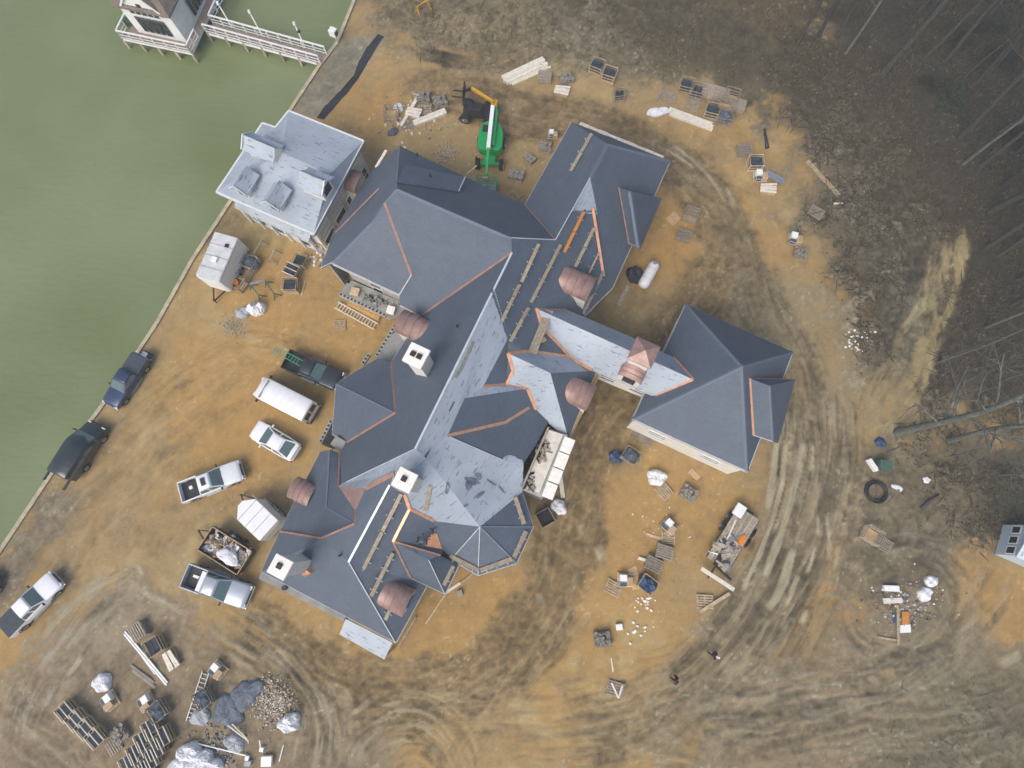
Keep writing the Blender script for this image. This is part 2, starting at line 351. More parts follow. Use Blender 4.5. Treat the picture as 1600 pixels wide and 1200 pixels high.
track([(610, 170), (660, 140), (720, 140), (800, 175), (880, 188), (960, 203), (1040, 245), (1100, 300), (1140, 370), (1130, 430), (1080, 490), (1030, 540), (980, 600), (930, 670), (905, 740), (890, 830), (870, 920), (820, 1000), (740, 1060), (640, 1085), (540, 1070), (440, 1015), (350, 960)], 3.2, 1.0, DK, PAL, .55, .10, base=lin(128, 103, 70), bamt=.9)
track([(980, 215), (1060, 255), (1125, 320), (1165, 400), (1175, 470), (1150, 520)], 2.2, 2.3, DK, PALG, .6, .10, base=lin(118, 98, 70), bamt=.8)
track([(1165, 400), (1190, 480), (1235, 560), (1255, 640), (1250, 760), (1225, 870), (1170, 970), (1090, 1070), (1000, 1130), (860, 1150)], 3.2, 3.7, DKG, PALG, .8, .16, base=lin(132, 116, 92))
track([(1290, 590), (1288, 700), (1262, 820), (1215, 920), (1150, 1020), (1080, 1110)], 4.0, 4.1, DKG, lin(156, 140, 116), 1.1, .26, freq=2.6, slen=7)
track([(1240, 600), (1238, 720), (1215, 820), (1175, 930)], 1.6, 4.9, lin(74, 66, 54), lin(160, 143, 118), 1.1, .26, freq=3.2, slen=8)
track([(1330, 640), (1325, 760), (1300, 880), (1250, 980), (1180, 1060)], 2.2, 5.5, DKG, PALG, .8, .18)
track([(0, 1040), (70, 910), (150, 800), (250, 700), (340, 620), (430, 555), (520, 530)], 3.0, 6.2, lin(134, 108, 74), PAL, .5, .07, freq=2.2)
track([(60, 820), (140, 740), (240, 640), (330, 560), (420, 530), (500, 570)], 2.4, 7.4, lin(140, 112, 74), lin(190, 160, 116), .5, .07)
track([(20, 1190), (40, 1100), (90, 1010), (150, 940), (230, 890)], 2.4, 8.8, lin(92, 82, 72), lin(166, 158, 150), .9, .16)
track([(-30, 1090), (40, 1130), (110, 1190), (160, 1260)], 2.4, 9.1, DKG, PALG, .8, .14)
track([(330, 960), (410, 1010), (470, 1070), (500, 1140), (490, 1240)], 2.6, 10.2, DKG, lin(168, 158, 140), .9, .18, freq=3.4)
track([(400, 990), (480, 1040), (540, 1110), (540, 1220)], 1.8, 10.9, DKG, PALG, .8, .16, freq=3.6)
track([(530, 1230), (560, 1150), (620, 1110), (680, 1120), (720, 1170), (730, 1250)], 2.2, 11.3, DKG, lin(166, 156, 132), .9, .18, freq=3.4)
track([(590, 1240), (610, 1180), (650, 1160), (690, 1190), (690, 1260)], 1.4, 12.9, DKG, PALG, .8, .14, freq=3.4)
track([(690, 1250), (760, 1130), (830, 1040), (900, 950), (950, 850)], 2.0, 13.3, lin(116, 96, 68), PAL, .6, .1)
track([(640, 1080), (800, 1110), (960, 1100), (1080, 1040), (1160, 950)], 2.6, 14.6, lin(122, 100, 72), PAL, .6, .1)
track([(1050, 1140), (1180, 1100), (1330, 1080), (1440, 1040), (1520, 960), (1580, 860)], 2.6, 15.8, lin(90, 82, 70), lin(150, 142, 128), .8, .14)
track([(1340, 900), (1400, 850), (1470, 860), (1520, 930), (1480, 1010), (1390, 1030), (1330, 990), (1330, 930)], 1.6, 16.6, lin(72, 66, 56), lin(136, 126, 114), .7, .14)
track([(1500, 340), (1490, 430), (1455, 520), (1435, 600), (1385, 660), (1330, 700)], 1.25, 17.3, lin(110, 94, 68), lin(190, 168, 124), .9, .1, base=lin(170, 146, 102), bamt=.85, brk=.85)
track([(1470, 360), (1455, 450), (1420, 520), (1390, 580)], .9, 18.9, lin(86, 78, 62), lin(180, 158, 118), .8, .1, base=lin(158, 138, 100), bamt=.8, brk=.85)
track([(1440, 600), (1400, 560), (1370, 640), (1340, 690)], 2.2, 27.1, lin(96, 84, 62), lin(172, 150, 108), .6, .1, base=lin(150, 130, 94), bamt=.8, brk=.8)
track([(1375, 320), (1420, 380), (1430, 470), (1395, 570), (1360, 620)], 1.5, 19.5, lin(66, 62, 54), lin(124, 118, 106), .8, .12)
track([(640, 80), (700, 92), (745, 108)], 1.0, 20.4, lin(40, 42, 36), lin(60, 60, 50), 1.0, .1, base=lin(42, 44, 38), bamt=.9)
track([(1110, 1190), (1240, 1160), (1400, 1150), (1560, 1120), (1640, 1080)], 3.4, 21.6, lin(92, 84, 68), lin(140, 130, 110), .8, .14)
track([(760, 1200), (900, 1180), (1050, 1190), (1150, 1230)], 2.4, 22.4, lin(110, 96, 72), lin(160, 146, 116), .6, .1)
track([(1560, 1180), (1540, 1110), (1480, 1080), (1420, 1100)], 1.6, 23.4, lin(80, 76, 62), lin(136, 134, 116), .7, .1)
# pale water-filled ruts and smeared clay streaks
for i_, (pp, w_) in enumerate(([[(1230, 690), (1222, 760), (1202, 835), (1160, 925)], .34], [[(1256, 690), (1242, 765), (1217, 850), (1194, 905)], .5], [[(1241, 855), (1222, 922), (1198, 955)], .5], [[(1249, 895), (1226, 950)], .34], [[(1293, 800), (1296, 880)], .26], [[(1272, 690), (1266, 740)], .26], [[(1274, 850), (1262, 900)], .26], [[(1310, 850), (1302, 895)], .24], [[(1262, 950), (1250, 978)], .3], [[(1277, 800), (1278, 840)], .24], [[(1216, 640), (1212, 720), (1198, 800)], .4],
    [[(62, 1000), (110, 945), (170, 895)], .5], [[(200, 905), (230, 930), (290, 960)], .45], [[(210, 880), (222, 905)], .5], [[(533, 1080), (552, 1102)], .6], [[(545, 1118), (580, 1095)], .4], [[(585, 1142), (600, 1132)], .45], [[(1050, 225), (1100, 262), (1135, 318)], .3], [[(1133, 290), (1146, 325)], .4], [[(1040, 232), (1085, 262)], .25], [[(930, 850), (945, 880)], .7], [[(835, 930), (850, 945)], .6], [[(1350, 1058), (1380, 1068)], .45], [[(1430, 1078), (1450, 1074)], .3], [[(1500, 990), (1530, 960)], .35], [[(1560, 1040), (1600, 1020)], .7], [[(60, 1160), (30, 1130)], .5], [[(100, 1060), (130, 1020)], .4])):
    track([pp[0]]+pp+[pp[-1]] if len(pp) > 2 else [pp[0], ((pp[0][0]+pp[1][0])/2+2, (pp[0][1]+pp[1][1])/2), pp[1]], w_*(.7 if i_ < 11 else .6), 30.3+i_, lin(150, 138, 118), lin(190, 178, 158), .8, .02, base=lin(172, 158, 136), bamt=.85 if i_ < 11 else .5, short=True)
# fine mottling everywhere, stronger in the muddy zones
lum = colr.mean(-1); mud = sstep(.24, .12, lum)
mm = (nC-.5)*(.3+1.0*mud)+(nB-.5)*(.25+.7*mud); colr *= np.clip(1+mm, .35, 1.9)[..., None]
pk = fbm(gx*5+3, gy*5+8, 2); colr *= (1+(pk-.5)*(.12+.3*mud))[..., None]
mixc(lin(206, 200, 186), sstep(.86, .92, vnoise(gx*5.5, gy*5.5))*.35*sstep(.5, .6, nB))
H += mud*((nC-.5)*.16+(pk-.5)*.08)
# flatten under buildings, lower the bank by the wall
Ds, Ss, Qs = seg_dist(SEA)
side = Ds*Qs                                            # positive on the water side
land = side < .12
H = np.where(Ds < 1.2, H*np.clip(Ds/1.2, 0, 1), H); H = np.clip(H, -.2, .2)-.06
def grid_mesh(name, msk):
    idx = np.full(gx.shape, -1); vm = np.zeros_like(msk); fm = msk[:-1, :-1] & msk[1:, :-1] & msk[1:, 1:] & msk[:-1, 1:]
    for a, b in ((slice(0, -1), slice(0, -1)), (slice(1, None), slice(0, -1)), (slice(1, None), slice(1, None)), (slice(0, -1), slice(1, None))): vm[a, b] |= fm
    idx[vm] = np.arange(vm.sum()); vs_ = np.stack([gx[vm], gy[vm], H[vm]], -1)
    fa = np.stack([idx[:-1, :-1][fm], idx[1:, :-1][fm], idx[1:, 1:][fm], idx[:-1, 1:][fm]], -1)
    me = bpy.data.meshes.new(name); n = len(fa); me.vertices.add(len(vs_)); me.vertices.foreach_set('co', vs_.ravel())
    me.loops.add(n*4); me.loops.foreach_set('vertex_index', fa.ravel().astype(np.int32)); me.polygons.add(n)
    me.polygons.foreach_set('loop_start', np.arange(0, n*4, 4, dtype=np.int32)); me.polygons.foreach_set('loop_total', np.full(n, 4, np.int32)); me.update(calc_edges=True)
    me.polygons.foreach_set('use_smooth', np.ones(n, bool))
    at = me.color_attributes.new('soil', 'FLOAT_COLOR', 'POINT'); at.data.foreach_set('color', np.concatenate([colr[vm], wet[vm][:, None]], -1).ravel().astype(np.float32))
    return link(name, me)
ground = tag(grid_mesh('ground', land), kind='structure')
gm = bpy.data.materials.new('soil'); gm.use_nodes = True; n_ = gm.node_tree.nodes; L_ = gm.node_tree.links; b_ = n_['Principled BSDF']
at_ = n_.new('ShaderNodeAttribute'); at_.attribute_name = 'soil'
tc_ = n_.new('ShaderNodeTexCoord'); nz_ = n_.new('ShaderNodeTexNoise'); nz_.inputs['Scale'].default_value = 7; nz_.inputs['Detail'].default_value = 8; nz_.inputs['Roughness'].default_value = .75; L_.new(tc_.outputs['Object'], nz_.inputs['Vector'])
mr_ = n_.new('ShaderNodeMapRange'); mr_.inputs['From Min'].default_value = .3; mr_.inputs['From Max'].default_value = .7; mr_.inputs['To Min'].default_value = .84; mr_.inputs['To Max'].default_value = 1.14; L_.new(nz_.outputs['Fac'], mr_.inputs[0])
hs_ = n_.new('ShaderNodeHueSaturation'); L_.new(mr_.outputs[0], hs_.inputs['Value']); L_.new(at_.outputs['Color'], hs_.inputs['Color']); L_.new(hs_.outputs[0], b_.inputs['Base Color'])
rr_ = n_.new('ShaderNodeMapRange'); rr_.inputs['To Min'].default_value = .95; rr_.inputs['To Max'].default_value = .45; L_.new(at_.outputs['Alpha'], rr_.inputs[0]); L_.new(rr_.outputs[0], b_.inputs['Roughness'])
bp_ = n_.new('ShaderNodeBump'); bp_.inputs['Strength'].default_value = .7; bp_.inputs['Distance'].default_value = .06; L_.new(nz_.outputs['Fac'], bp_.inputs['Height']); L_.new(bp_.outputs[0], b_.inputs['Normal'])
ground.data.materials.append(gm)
def ground_z(x, y):
    i = int(np.clip(round((x-GX[0])/.14), 0, len(GX)-1)); j = int(np.clip(round((y-GY[0])/.14), 0, len(GY)-1)); return float(H[i, j])
# far land sheet out to the horizon, just under the detailed ground
mat('far_soil', (122, 104, 80), .95, var=.5, scale=.15)
fb = MB(); far = [(p.x+1.0, p.y-1.2) for p in SEA]
far = [(-260, -420)]+far+[(180, 700), (900, 700), (900, -420)]
fb.add([(x, y, -.42) for x, y in far], [tuple(range(len(far)))], 'far_soil'); tag(fb.build('far_ground', fix=False), kind='structure')
# lake
mw = bpy.data.materials.new('lake_water'); mw.use_nodes = True; n_ = mw.node_tree.nodes; L_ = mw.node_tree.links; b_ = n_['Principled BSDF']
tc_ = n_.new('ShaderNodeTexCoord'); w1 = n_.new('ShaderNodeTexNoise'); w1.inputs['Scale'].default_value = .06; w1.inputs['Detail'].default_value = 3; L_.new(tc_.outputs['Object'], w1.inputs['Vector'])
c1 = n_.new('ShaderNodeValToRGB'); c1.color_ramp.elements[0].color = srgb(106, 118, 78); c1.color_ramp.elements[1].color = srgb(121, 132, 95); c1.color_ramp.elements[0].position = .35; c1.color_ramp.elements[1].position = .65
L_.new(w1.outputs['Fac'], c1.inputs[0]); L_.new(c1.outputs[0], b_.inputs['Base Color']); b_.inputs['Roughness'].default_value = .12; b_.inputs['IOR'].default_value = 1.33
mpw = n_.new('ShaderNodeMapping'); mpw.inputs['Rotation'].default_value = (0, 0, R(25)); mpw.inputs['Scale'].default_value = (1, 2.2, 1); L_.new(tc_.outputs['Object'], mpw.inputs[0])
w2 = n_.new('ShaderNodeTexNoise'); w2.inputs['Scale'].default_value = .8; w2.inputs['Detail'].default_value = 4; L_.new(mpw.outputs[0], w2.inputs['Vector'])
bp_ = n_.new('ShaderNodeBump'); bp_.inputs['Strength'].default_value = .35; bp_.inputs['Distance'].default_value = .12; L_.new(w2.outputs['Fac'], bp_.inputs['Height']); L_.new(bp_.outputs[0], b_.inputs['Normal'])
MATS['lake_water'] = mw; WZ = -1.1
wb = MB(); wb.add([(-900, -420, WZ), (60, -420, WZ), (60, 700, WZ), (-900, 700, WZ)], [(0, 1, 2, 3)], 'lake_water'); tag(wb.build('lake', fix=False), kind='structure')
# seawall: sheet-pile face and a pale timber cap in lengths
mat('cap_timber', (186, 176, 150), .85, var=.25, scale=1.5); mat('sheet_pile', (112, 108, 92), .85, var=.3, scale=2)
sw = thing('seawall', (0, 0, 0), 0, 'long low seawall with pale timber cap between lake and yard', 'seawall')
fw = MB()
for a, b in zip(SEA[:-1], SEA[1:]):
    d = (b-a).normalized(); nn = Vector((-d.y, d.x, 0)); L = (b-a).length
    fw.bar(a+nn*.06+Vector((0, 0, -1.0)), b+nn*.06+Vector((0, 0, -1.0)), .16, 2.0, 'sheet_pile')
    k = max(1, int(L/2.4))
    for i in range(int(L/.5)): fw.bar(a+d*(i*.5)+nn*.16+Vector((0, 0, -1.9)), a+d*(i*.5)+nn*.16+Vector((0, 0, -.08)), .14, .1, 'sheet_pile')
    for i in range(k):
        MB().bar(a+d*(L*i/k+.01)+Vector((0, 0, .06)), a+d*(L*(i+1)/k-.01)+Vector((0, 0, .06)), .34, .1, 'cap_timber').build('cap_board', sw)
fw.build('wall_face', sw, fix=False)
# ================================================================ HOUSES
# roof corners digitised in photo pixels with a height guess from eave level and pitch; heights are then solved so that every slope is a plane
V = dict(
 a1=(625,228,4.5), a2=(820,320,4.5), a3=(799,372,10.5), a5=(620,295,10.5), a6=(582,346,8.6), h1=(601,317,9.6), v1=(643,430,None), r1=(624,461,4.6), a7b=(518,411,4.6), a7=(501,419,4.2), w1=(522,360,4.6), w3=(580,268,4.6), e1=(659,493,4.5), e2=(625,476,4.4),
 b1=(893,191,4.4), b2=(1047,251,4.4), b3=(950,225,10.0), b4=(922,278,10.2), b5=(868,375,10.2), b9=(957,449,4.3), pt1=(893,331,None), pt2=(934,335,None),
 m1=(800,395,12.2), m2=(649,701,12.2), f1=(611,566,4.5), q1=(618,645,9.0), q2=(541,692,4.5), f4=(531,708,None), f5=(529,760,None), cr=(572,763,None), u1=(616,740,None), p1=(541,753,None), p0=(531,757,None),
 g0=(589,560,4.4), g1=(525,599,4.3), g2=(519,678,4.3),
 t1=(516,703,7.6), t2=(511,793,7.6), k0=(500,706,4.3), k1=(437,830,4.3), k2=(502,841,7.2), cr2=(555,798,None), cr3=(555,818,None),
 s1=(609,758,10.8), s2=(545,878,10.6), s3=(618,1004,4.3), k3=(408,893,4.3), n1=(666,916,4.3), n2=(642,903,None), gA=(614,846,None), cT=(640,795,None), cU=(632,773,None),
 gR=(670,875,7.6), gE=(695,928,4.3), gP=(688,868,None), gQ=(717,882,4.5),
 T0=(750,823,9.0), ta=(678,814,7.4), tb=(692,860,5.2), tc=(705,874,4.6), td=(747,899,4.6), te=(807,880,4.6), tg=(833,823,4.6), tf=(816,769,4.8),
 m2c=(664,714,None), vA=(726,622,None), vB=(699,681,None), vE=(824,607,8.0), vC=(838,640,6.8), vK=(827,637,None), vL=(790,660,None), vD=(857,659,5.0), vH=(840,690,None), vF=(818,724,6.2), vG=(786,719,None),
 pl2=(773,453,None), pl3=(795,526,None), xF=(755,604,None), xE=(791,601,None),
 y1=(911,494,4.3), br0=(886,484,5.2), brA=(838,482,8.2), brB=(846,510,None), brC=(892,558,5.3), xC=(828,549,None), xA=(794,552,9.4), xD=(801,578,None), xR=(860,583,8.8), yA=(932,579,4.5), xS=(888,685,4.4),
 bn1=(989,528,5.2), bn2=(1052,558,None), bx=(1083,593,7.2), bs1=(1024,618,5.2), bs2=(926,577,5.2),
 z1=(1072,475,4.4), z2=(1239,550,4.4), z3=(1168,737,4.4), z4=(989,655,4.4), z0=(1160,572,10.2),
 zd1=(1171,591,None), zd2=(1203,603,6.9), zd3=(1208,690,6.9), zd4=(1177,680,None), zd5=(1243,593,4.4), zd6=(1216,692,4.5),
 ed1=(967,293,None), ed2=(985,299,7.6), ed3=(998,386,7.6), ed4=(983,381,None), ed5=(1034,310,4.4), ed6=(1001,388,4.6),
 nd1=(619,284,None), nd2=(634,257,None), nd3=(727,277,6.4), nd4=(717,299,6.6), nd5=(638,252,None),
 L1=(451,173,5.2), L2=(568,220,5.2), L3=(490,366,5.2), L4=(338,300,5.2), L5=(440,238,6.7), L6=(515,272,6.7), L7=(410,192,5.1), L8=(430,199,5.2),
)
# slope: (house, plane, material, corners)
SL = [
 ('mansion','A_N','shingle','a1 a2 b5 a3 a5'), ('mansion','A_W','shingle','a1 a5 h1 a6 a7b a7 w1 w3'), ('mansion','A_SW','shingle','h1 v1 r1 a7b a6'), ('mansion','A_S','shingle','a5 a3 m1 e1 e2 r1 v1 h1'),
 ('mansion','B_W','shingle','b1 b3 b4 b5 a2'), ('mansion','B_N','shingle','b1 b2 b3'), ('mansion','B_E','shingle','b3 b2 b9 pt2 b4'),
 ('mansion','M_E','underlayment','b4 pt2 pt1'), ('mansion','M_E','shingle','m1 a3 b5 pt1 pt2 b9 y1 br0 brA brB brC xC xA xD xE xF pl3 pl2'), ('mansion','M_E','underlayment','pl2 pl3 xF vA vB m2c m2'),
 ('mansion','M_W','shingle','m1 m2 p1 p0 f4 q2 q1 f1 e1'), ('mansion','M_W','underlayment','m2 u1 cr f5 p0 p1'),
 ('mansion','bayN','shingle','f1 q1 g1 g0'), ('mansion','bayS','shingle','g1 q1 q2 g2'),
 ('mansion','Q_E','shingle','t1 f4 f5 cr2 cr3 t2'), ('mansion','Q_W','shingle','t1 t2 k1 k0'), ('mansion','Q_S','shingle','t2 cr3 k2 k1'), ('mansion','CK','copper_old','f5 cr cr2'),
 ('mansion','S_W','shingle','u1 s1 s2 k2 cr3 cr2 cr'), ('mansion','S_S','shingle','s2 s3 k3 k2'), ('mansion','P','shingle','k1 k2 k3'), ('mansion','S_E','shingle','s1 cU cT gA n2 n1 s3 s2'),
 ('mansion','G_W','shingle','gA gR gE n2'), ('mansion','G_E','shingle','gR gP gQ gE'), ('mansion','G_N','underlayment','gA gP gR'), ('mansion','CB','shingle','gA cT ta tb gP'),
 ('mansion','T1','shingle','T0 ta tb tc'), ('mansion','T2','shingle','T0 tc td'), ('mansion','T3','shingle','T0 td te'), ('mansion','T4','shingle','T0 te tg'), ('mansion','T5','shingle','T0 tg tf'),
 ('mansion','U','underlayment','m2c vB vG vF tf T0'), ('mansion','U','underlayment','m2 m2c T0 ta cT cU s1 u1'),
 ('mansion','V1','underlayment','xF xE vE vA'), ('mansion','V1','shingle','vA vE vC vK vL vB'), ('mansion','V2','shingle','vB vL vK vC vD vH vF vG'),
 ('mansion','X_N','underlayment','xA xC brC yA xR'), ('mansion','X_S','underlayment','xA xR xS vD vC vE xE xD'), ('mansion','Y','shingle','xR yA xS'),
 ('bridge','BR_N','underlayment','brA br0 bn1 bn2 bx'), ('bridge','BR_S','underlayment','brA bx bs1 bs2 brC brB'),
 ('garage','Z_N','shingle','z1 z2 z0'), ('garage','Z_E','shingle','z2 z3 z0'), ('garage','Z_S','shingle','z3 z4 z0'), ('garage','Z_W','shingle','z4 z1 z0'),
 ('garage','ZD_W','shingle','zd1 zd2 zd3 zd4'), ('garage','ZD_E','shingle','zd2 zd5 zd6 zd3'), ('garage','ZD_N','shingle','zd1 zd5 zd2'),
 ('mansion','ED_W','shingle','ed1 ed2 ed3 ed4'), ('mansion','ED_E','shingle','ed2 ed5 ed6 ed3'), ('mansion','ED_N','shingle','ed1 ed5 ed2'),
 ('mansion','ND_S','shingle','nd1 nd2 nd3 nd4'),
 ('lake','L_N','underlayment','L1 L2 L6 L5'), ('lake','L_E','underlayment','L2 L3 L6'), ('lake','L_S','underlayment','L3 L4 L5 L6'), ('lake','L_W','underlayment','L4 L7 L8 L1 L5'),
]
# extra coplanarity: flat details lying on a slope
ON = {'B_E': 'ed1 ed4', 'Z_E': 'zd1 zd4', 'A_N': 'nd1 nd4', 'Z_W': 'bx bn2 bs1'}
names = list(V); iv = {k: i for i, k in enumerate(names)}; planes = sorted({s[1] for s in SL}); ip = {k: i for i, k in enumerate(planes)}
N = len(names); rows = []; rhs = []
def wz(u, v, z): return ray(u, v)[2]/(z-CAMH)          # inverse depth
UU = {k: ((V[k][0]-CX)/F, (V[k][1]-CY)/F) for k in names}
def addrow(d, r):
    q = np.zeros(N+3*len(planes))
    for k, x in d: q[k] += x
    rows.append(q); rhs.append(r)
seen = set()
for h, p, mt, vs_ in SL+[('', p, '', v) for p, v in ON.items()]:
    for k in vs_.split():
        if (p, k) in seen: continue
        seen.add((p, k)); b = N+3*ip[p]; w = 2.0 if p[0] != 'Z' else 8.0
        addrow([(iv[k], w), (b, -w*UU[k][0]), (b+1, -w*UU[k][1]), (b+2, -w)], 0)
for k in names:
    u, v, z = V[k]; w = 1.0 if z is not None else .02
    if z is not None and z < 5.7: w = 3.0
    addrow([(iv[k], w)], w*wz(u, v, 7.0 if z is None else z))
sol = np.linalg.lstsq(np.array(rows), np.array(rhs), rcond=None)[0]
VP = {}
for k in names:
    d = ray(V[k][0], V[k][1])/sol[iv[k]]; VP[k] = Vector((d[0], d[1], CAMH+d[2]))
PLN = {p: sol[N+3*i:N+3*i+3] for p, i in ip.items()}
from mathutils.geometry import tessellate_polygon
TRI = {}                                                # slope corners -> triangles; plane -> triangles as (corner, corner, corner)
for h, p, mt, vs_ in SL:
    ks = vs_.split(); tt = [tuple(ks[i] for i in t) for t in tessellate_polygon([[Vector((V[k][0], V[k][1], 0)) for k in ks]])]
    TRI[vs_] = tt; TRI.setdefault('@'+p, []).extend(tt)
def on(p, u, v, lift=0.0):
    """point of the photo pixel on roof slope p"""
    x, y = (u-CX)/F, (v-CY)/F; w_ = None
    for t in TRI['@'+p]:
        (x0, y0), (x1, y1), (x2, y2) = [UU[k] for k in t]; dt = (y1-y2)*(x0-x2)+(x2-x1)*(y0-y2)
        if abs(dt) < 1e-12: continue
        a = ((y1-y2)*(x-x2)+(x2-x1)*(y-y2))/dt; b = ((y2-y0)*(x-x2)+(x0-x2)*(y-y2))/dt
        if a > -.02 and b > -.02 and a+b < 1.02: w_ = a*sol[iv[t[0]]]+b*sol[iv[t[1]]]+(1-a-b)*sol[iv[t[2]]]; break
    if w_ is None: a, b, c = PLN[p]; w_ = a*x+b*y+c
    d = ray(u, v)/w_; return Vector((d[0], d[1], CAMH+d[2]+lift))
HOUSE = {
 'mansion': thing('mansion', (0, 0, 0), 0, 'sprawling unfinished mansion with dark shingled roofs, copper dormers and pale stone chimneys', 'house'),
 'bridge': thing('bridge_wing', (0, 0, 0), 0, 'pale wrapped gable-roofed bridge spanning the drive between mansion and garage', 'building'),
 'garage': thing('garage_house', (0, 0, 0), 0, 'square garage building with dark pyramid roof and white walls', 'garage'),
 'lake': thing('lakeside_house', (0, 0, 0), 0, 'two-storey house wholly roofed in pale blue underlayment beside the lake', 'house')}
def slope_mesh(pts, mt, parent, t=.16, name='roof_slope', tris=None):
    pts = [Vector(p) for p in pts]; c = sum(pts, Vector())/len(pts)
    nrm = Vector()
    for a, b in zip(pts, pts[1:]+pts[:1]): nrm += (a-c).cross(b-c)
    if nrm.z < 0:
        nrm = -nrm; k_ = len(pts); pts = pts[::-1]; tris = tris and [tuple(k_-1-i for i in f) for f in tris]
    nrm.normalize(); e = Vector((-nrm.y, nrm.x, 0)); e = e.normalized() if e.length > 1e-3 else Vector((1, 0, 0)); s = nrm.cross(e)
    m_ = MB(); k_ = len(pts); vs2 = pts+[p-Vector((0, 0, t)) for p in pts]
    tl = tris or [tuple(range(k_))]
    def up(f):
        q = [pts[i] for i in f]; return f if (q[1]-q[0]).cross(q[2]-q[0]).z > 0 or len(f) > 3 else tuple(f[::-1])
    m_.add(pts, [up(f) for f in tl], mt, bool(tris)); m_.add(vs2, [tuple(i+k_ for i in up(f)[::-1]) for f in tl]+[(i, k_+i, k_+(i+1) % k_, (i+1) % k_) for i in range(k_)], mt)
    o = m_.build(name, parent, fix=False); me = o.data
    uvl = me.uv_layers.new(name='UVMap')
    for lp in me.loops: q = me.vertices[lp.vertex_index].co; uvl.data[lp.index].uv = (q.dot(e)+50, q.dot(s)+50)
    return o
for h, p, mt, vs_ in SL: ks = vs_.split(); slope_mesh([VP[k] for k in ks], mt, HOUSE[h], tris=[tuple(ks.index(k) for k in t) for t in TRI[vs_]])
# ---- walls under the eaves
def wall(h, keys, zb=0.0, inset=.5, mt='wall_white', win=None, close=False, drop=.1, pts=None, wz_=(1.0, 2.4), ww=1.1, name='wall', gl='glass'):
    """walls under a chain of eave corners (roof on the right-hand side walking along when seen from above = clockwise)"""
    q = pts or [VP[k] for k in keys.split()]; segs = list(zip(q[:-1], q[1:]))
    for a, b in segs:
        d = Vector((b.x-a.x, b.y-a.y, 0)); L = d.length; d.normalize(); nn = Vector((d.y, -d.x, 0))   # inward = right-hand
        a2, b2 = a+nn*inset+d*inset*.9, b+nn*inset-d*inset*.9
        m_ = MB(); th = nn*.15
        za, zb2 = a.z-drop-.1, b.z-drop-.1
        vs_ = [(a2.x, a2.y, zb), (b2.x, b2.y, zb), (b2.x, b2.y, zb2), (a2.x, a2.y, za)]; vs2 = [(x+th.x, y+th.y, z) for x, y, z in vs_]
        m_.add(vs_+vs2, [(0, 1, 2, 3), (7, 6, 5, 4), (0, 4, 5, 1), (1, 5, 6, 2), (2, 6, 7, 3), (3, 7, 4, 0)], mt)
        wo = m_.build(name, HOUSE[h])
        MB().bar(a+Vector((0, 0, -.2))-nn*.03, b+Vector((0, 0, -.2))-nn*.03, .05, .2, 'fascia').build('fascia', HOUSE[h])
        if win:
            nw = max(1, int((b2-a2).length/win))
            for i in range(nw):
                c = a2.lerp(b2, (i+.5)/nw)-nn*.03; z0, z1 = zb+wz_[0], zb+wz_[1]
                f = MB(); W2 = ww/2
                for s in (-1, 1): f.bar(c+d*s*W2+Vector((0, 0, z0-c.z)), c+d*s*W2+Vector((0, 0, z1-c.z)), .09, .08, 'trim_white', up=nn)
                for zz in (z0, z1, (z0+z1)/2): f.bar(c-d*W2+Vector((0, 0, zz-c.z)), c+d*W2+Vector((0, 0, zz-c.z)), .08, .07, 'trim_white')
                fo = f.build('window', HOUSE[h])
                g = MB(); g.add([c-d*W2+Vector((0, 0, z0-c.z))+nn*.015, c+d*W2+Vector((0, 0, z0-c.z))+nn*.015, c+d*W2+Vector((0, 0, z1-c.z))+nn*.015, c-d*W2+Vector((0, 0, z1-c.z))+nn*.015], [(0, 1, 2, 3)], gl); g.build('pane', fo, fix=False)
for ch in ('w3 a1 a2', 'a2 b1 b2 b9', 'b9 y1', 'yA xS', 'xS vD', 'tf tg te td tc', 'gQ gE', 'gE n2', 'n1 s3', 's3 k3', 'k3 k1', 'k1 k0', 'q2 g2', 'g2 g1 g0', 'f1 e1', 'e1 e2', 'r1 a7b', 'a7 w1 w3'):
    ks = ch.split()
    wall('mansion', ' '.join(ks), mt='wall_block', win=3.6, wz_=(.9, 2.7))
wall('garage', 'z1 z2 z3 z4 z1', mt='wall_white', win=4.2, wz_=(1.7, 2.8), ww=1.5, inset=.16)
wall('bridge', 'bs1 bs2', zb=2.7, win=2.4, wz_=(.8, 2.0), ww=1.2, inset=.12); wall('bridge', 'br0 bn1', zb=2.7, inset=.12)
bf = MB(); q = [VP['bs1']-AX*.5, VP['bs2'], VP['br0'], VP['bn1']+AX*1.5]
bf.slab([Vector((p.x, p.y, 2.95))+BX*(-.3 if i < 2 else .3) for i, p in enumerate(q)], .25, 'wall_white'); bf.build('floor', HOUSE['bridge'])
wall('lake', 'L1 L2 L3 L4 L7', mt='wall_white', win=2.0, wz_=(2.9, 4.6), ww=1.5); wall('lake', 'L2 L3', mt='wall_white', win=2.0, wz_=(.4, 2.3), ww=1.6, inset=.46)
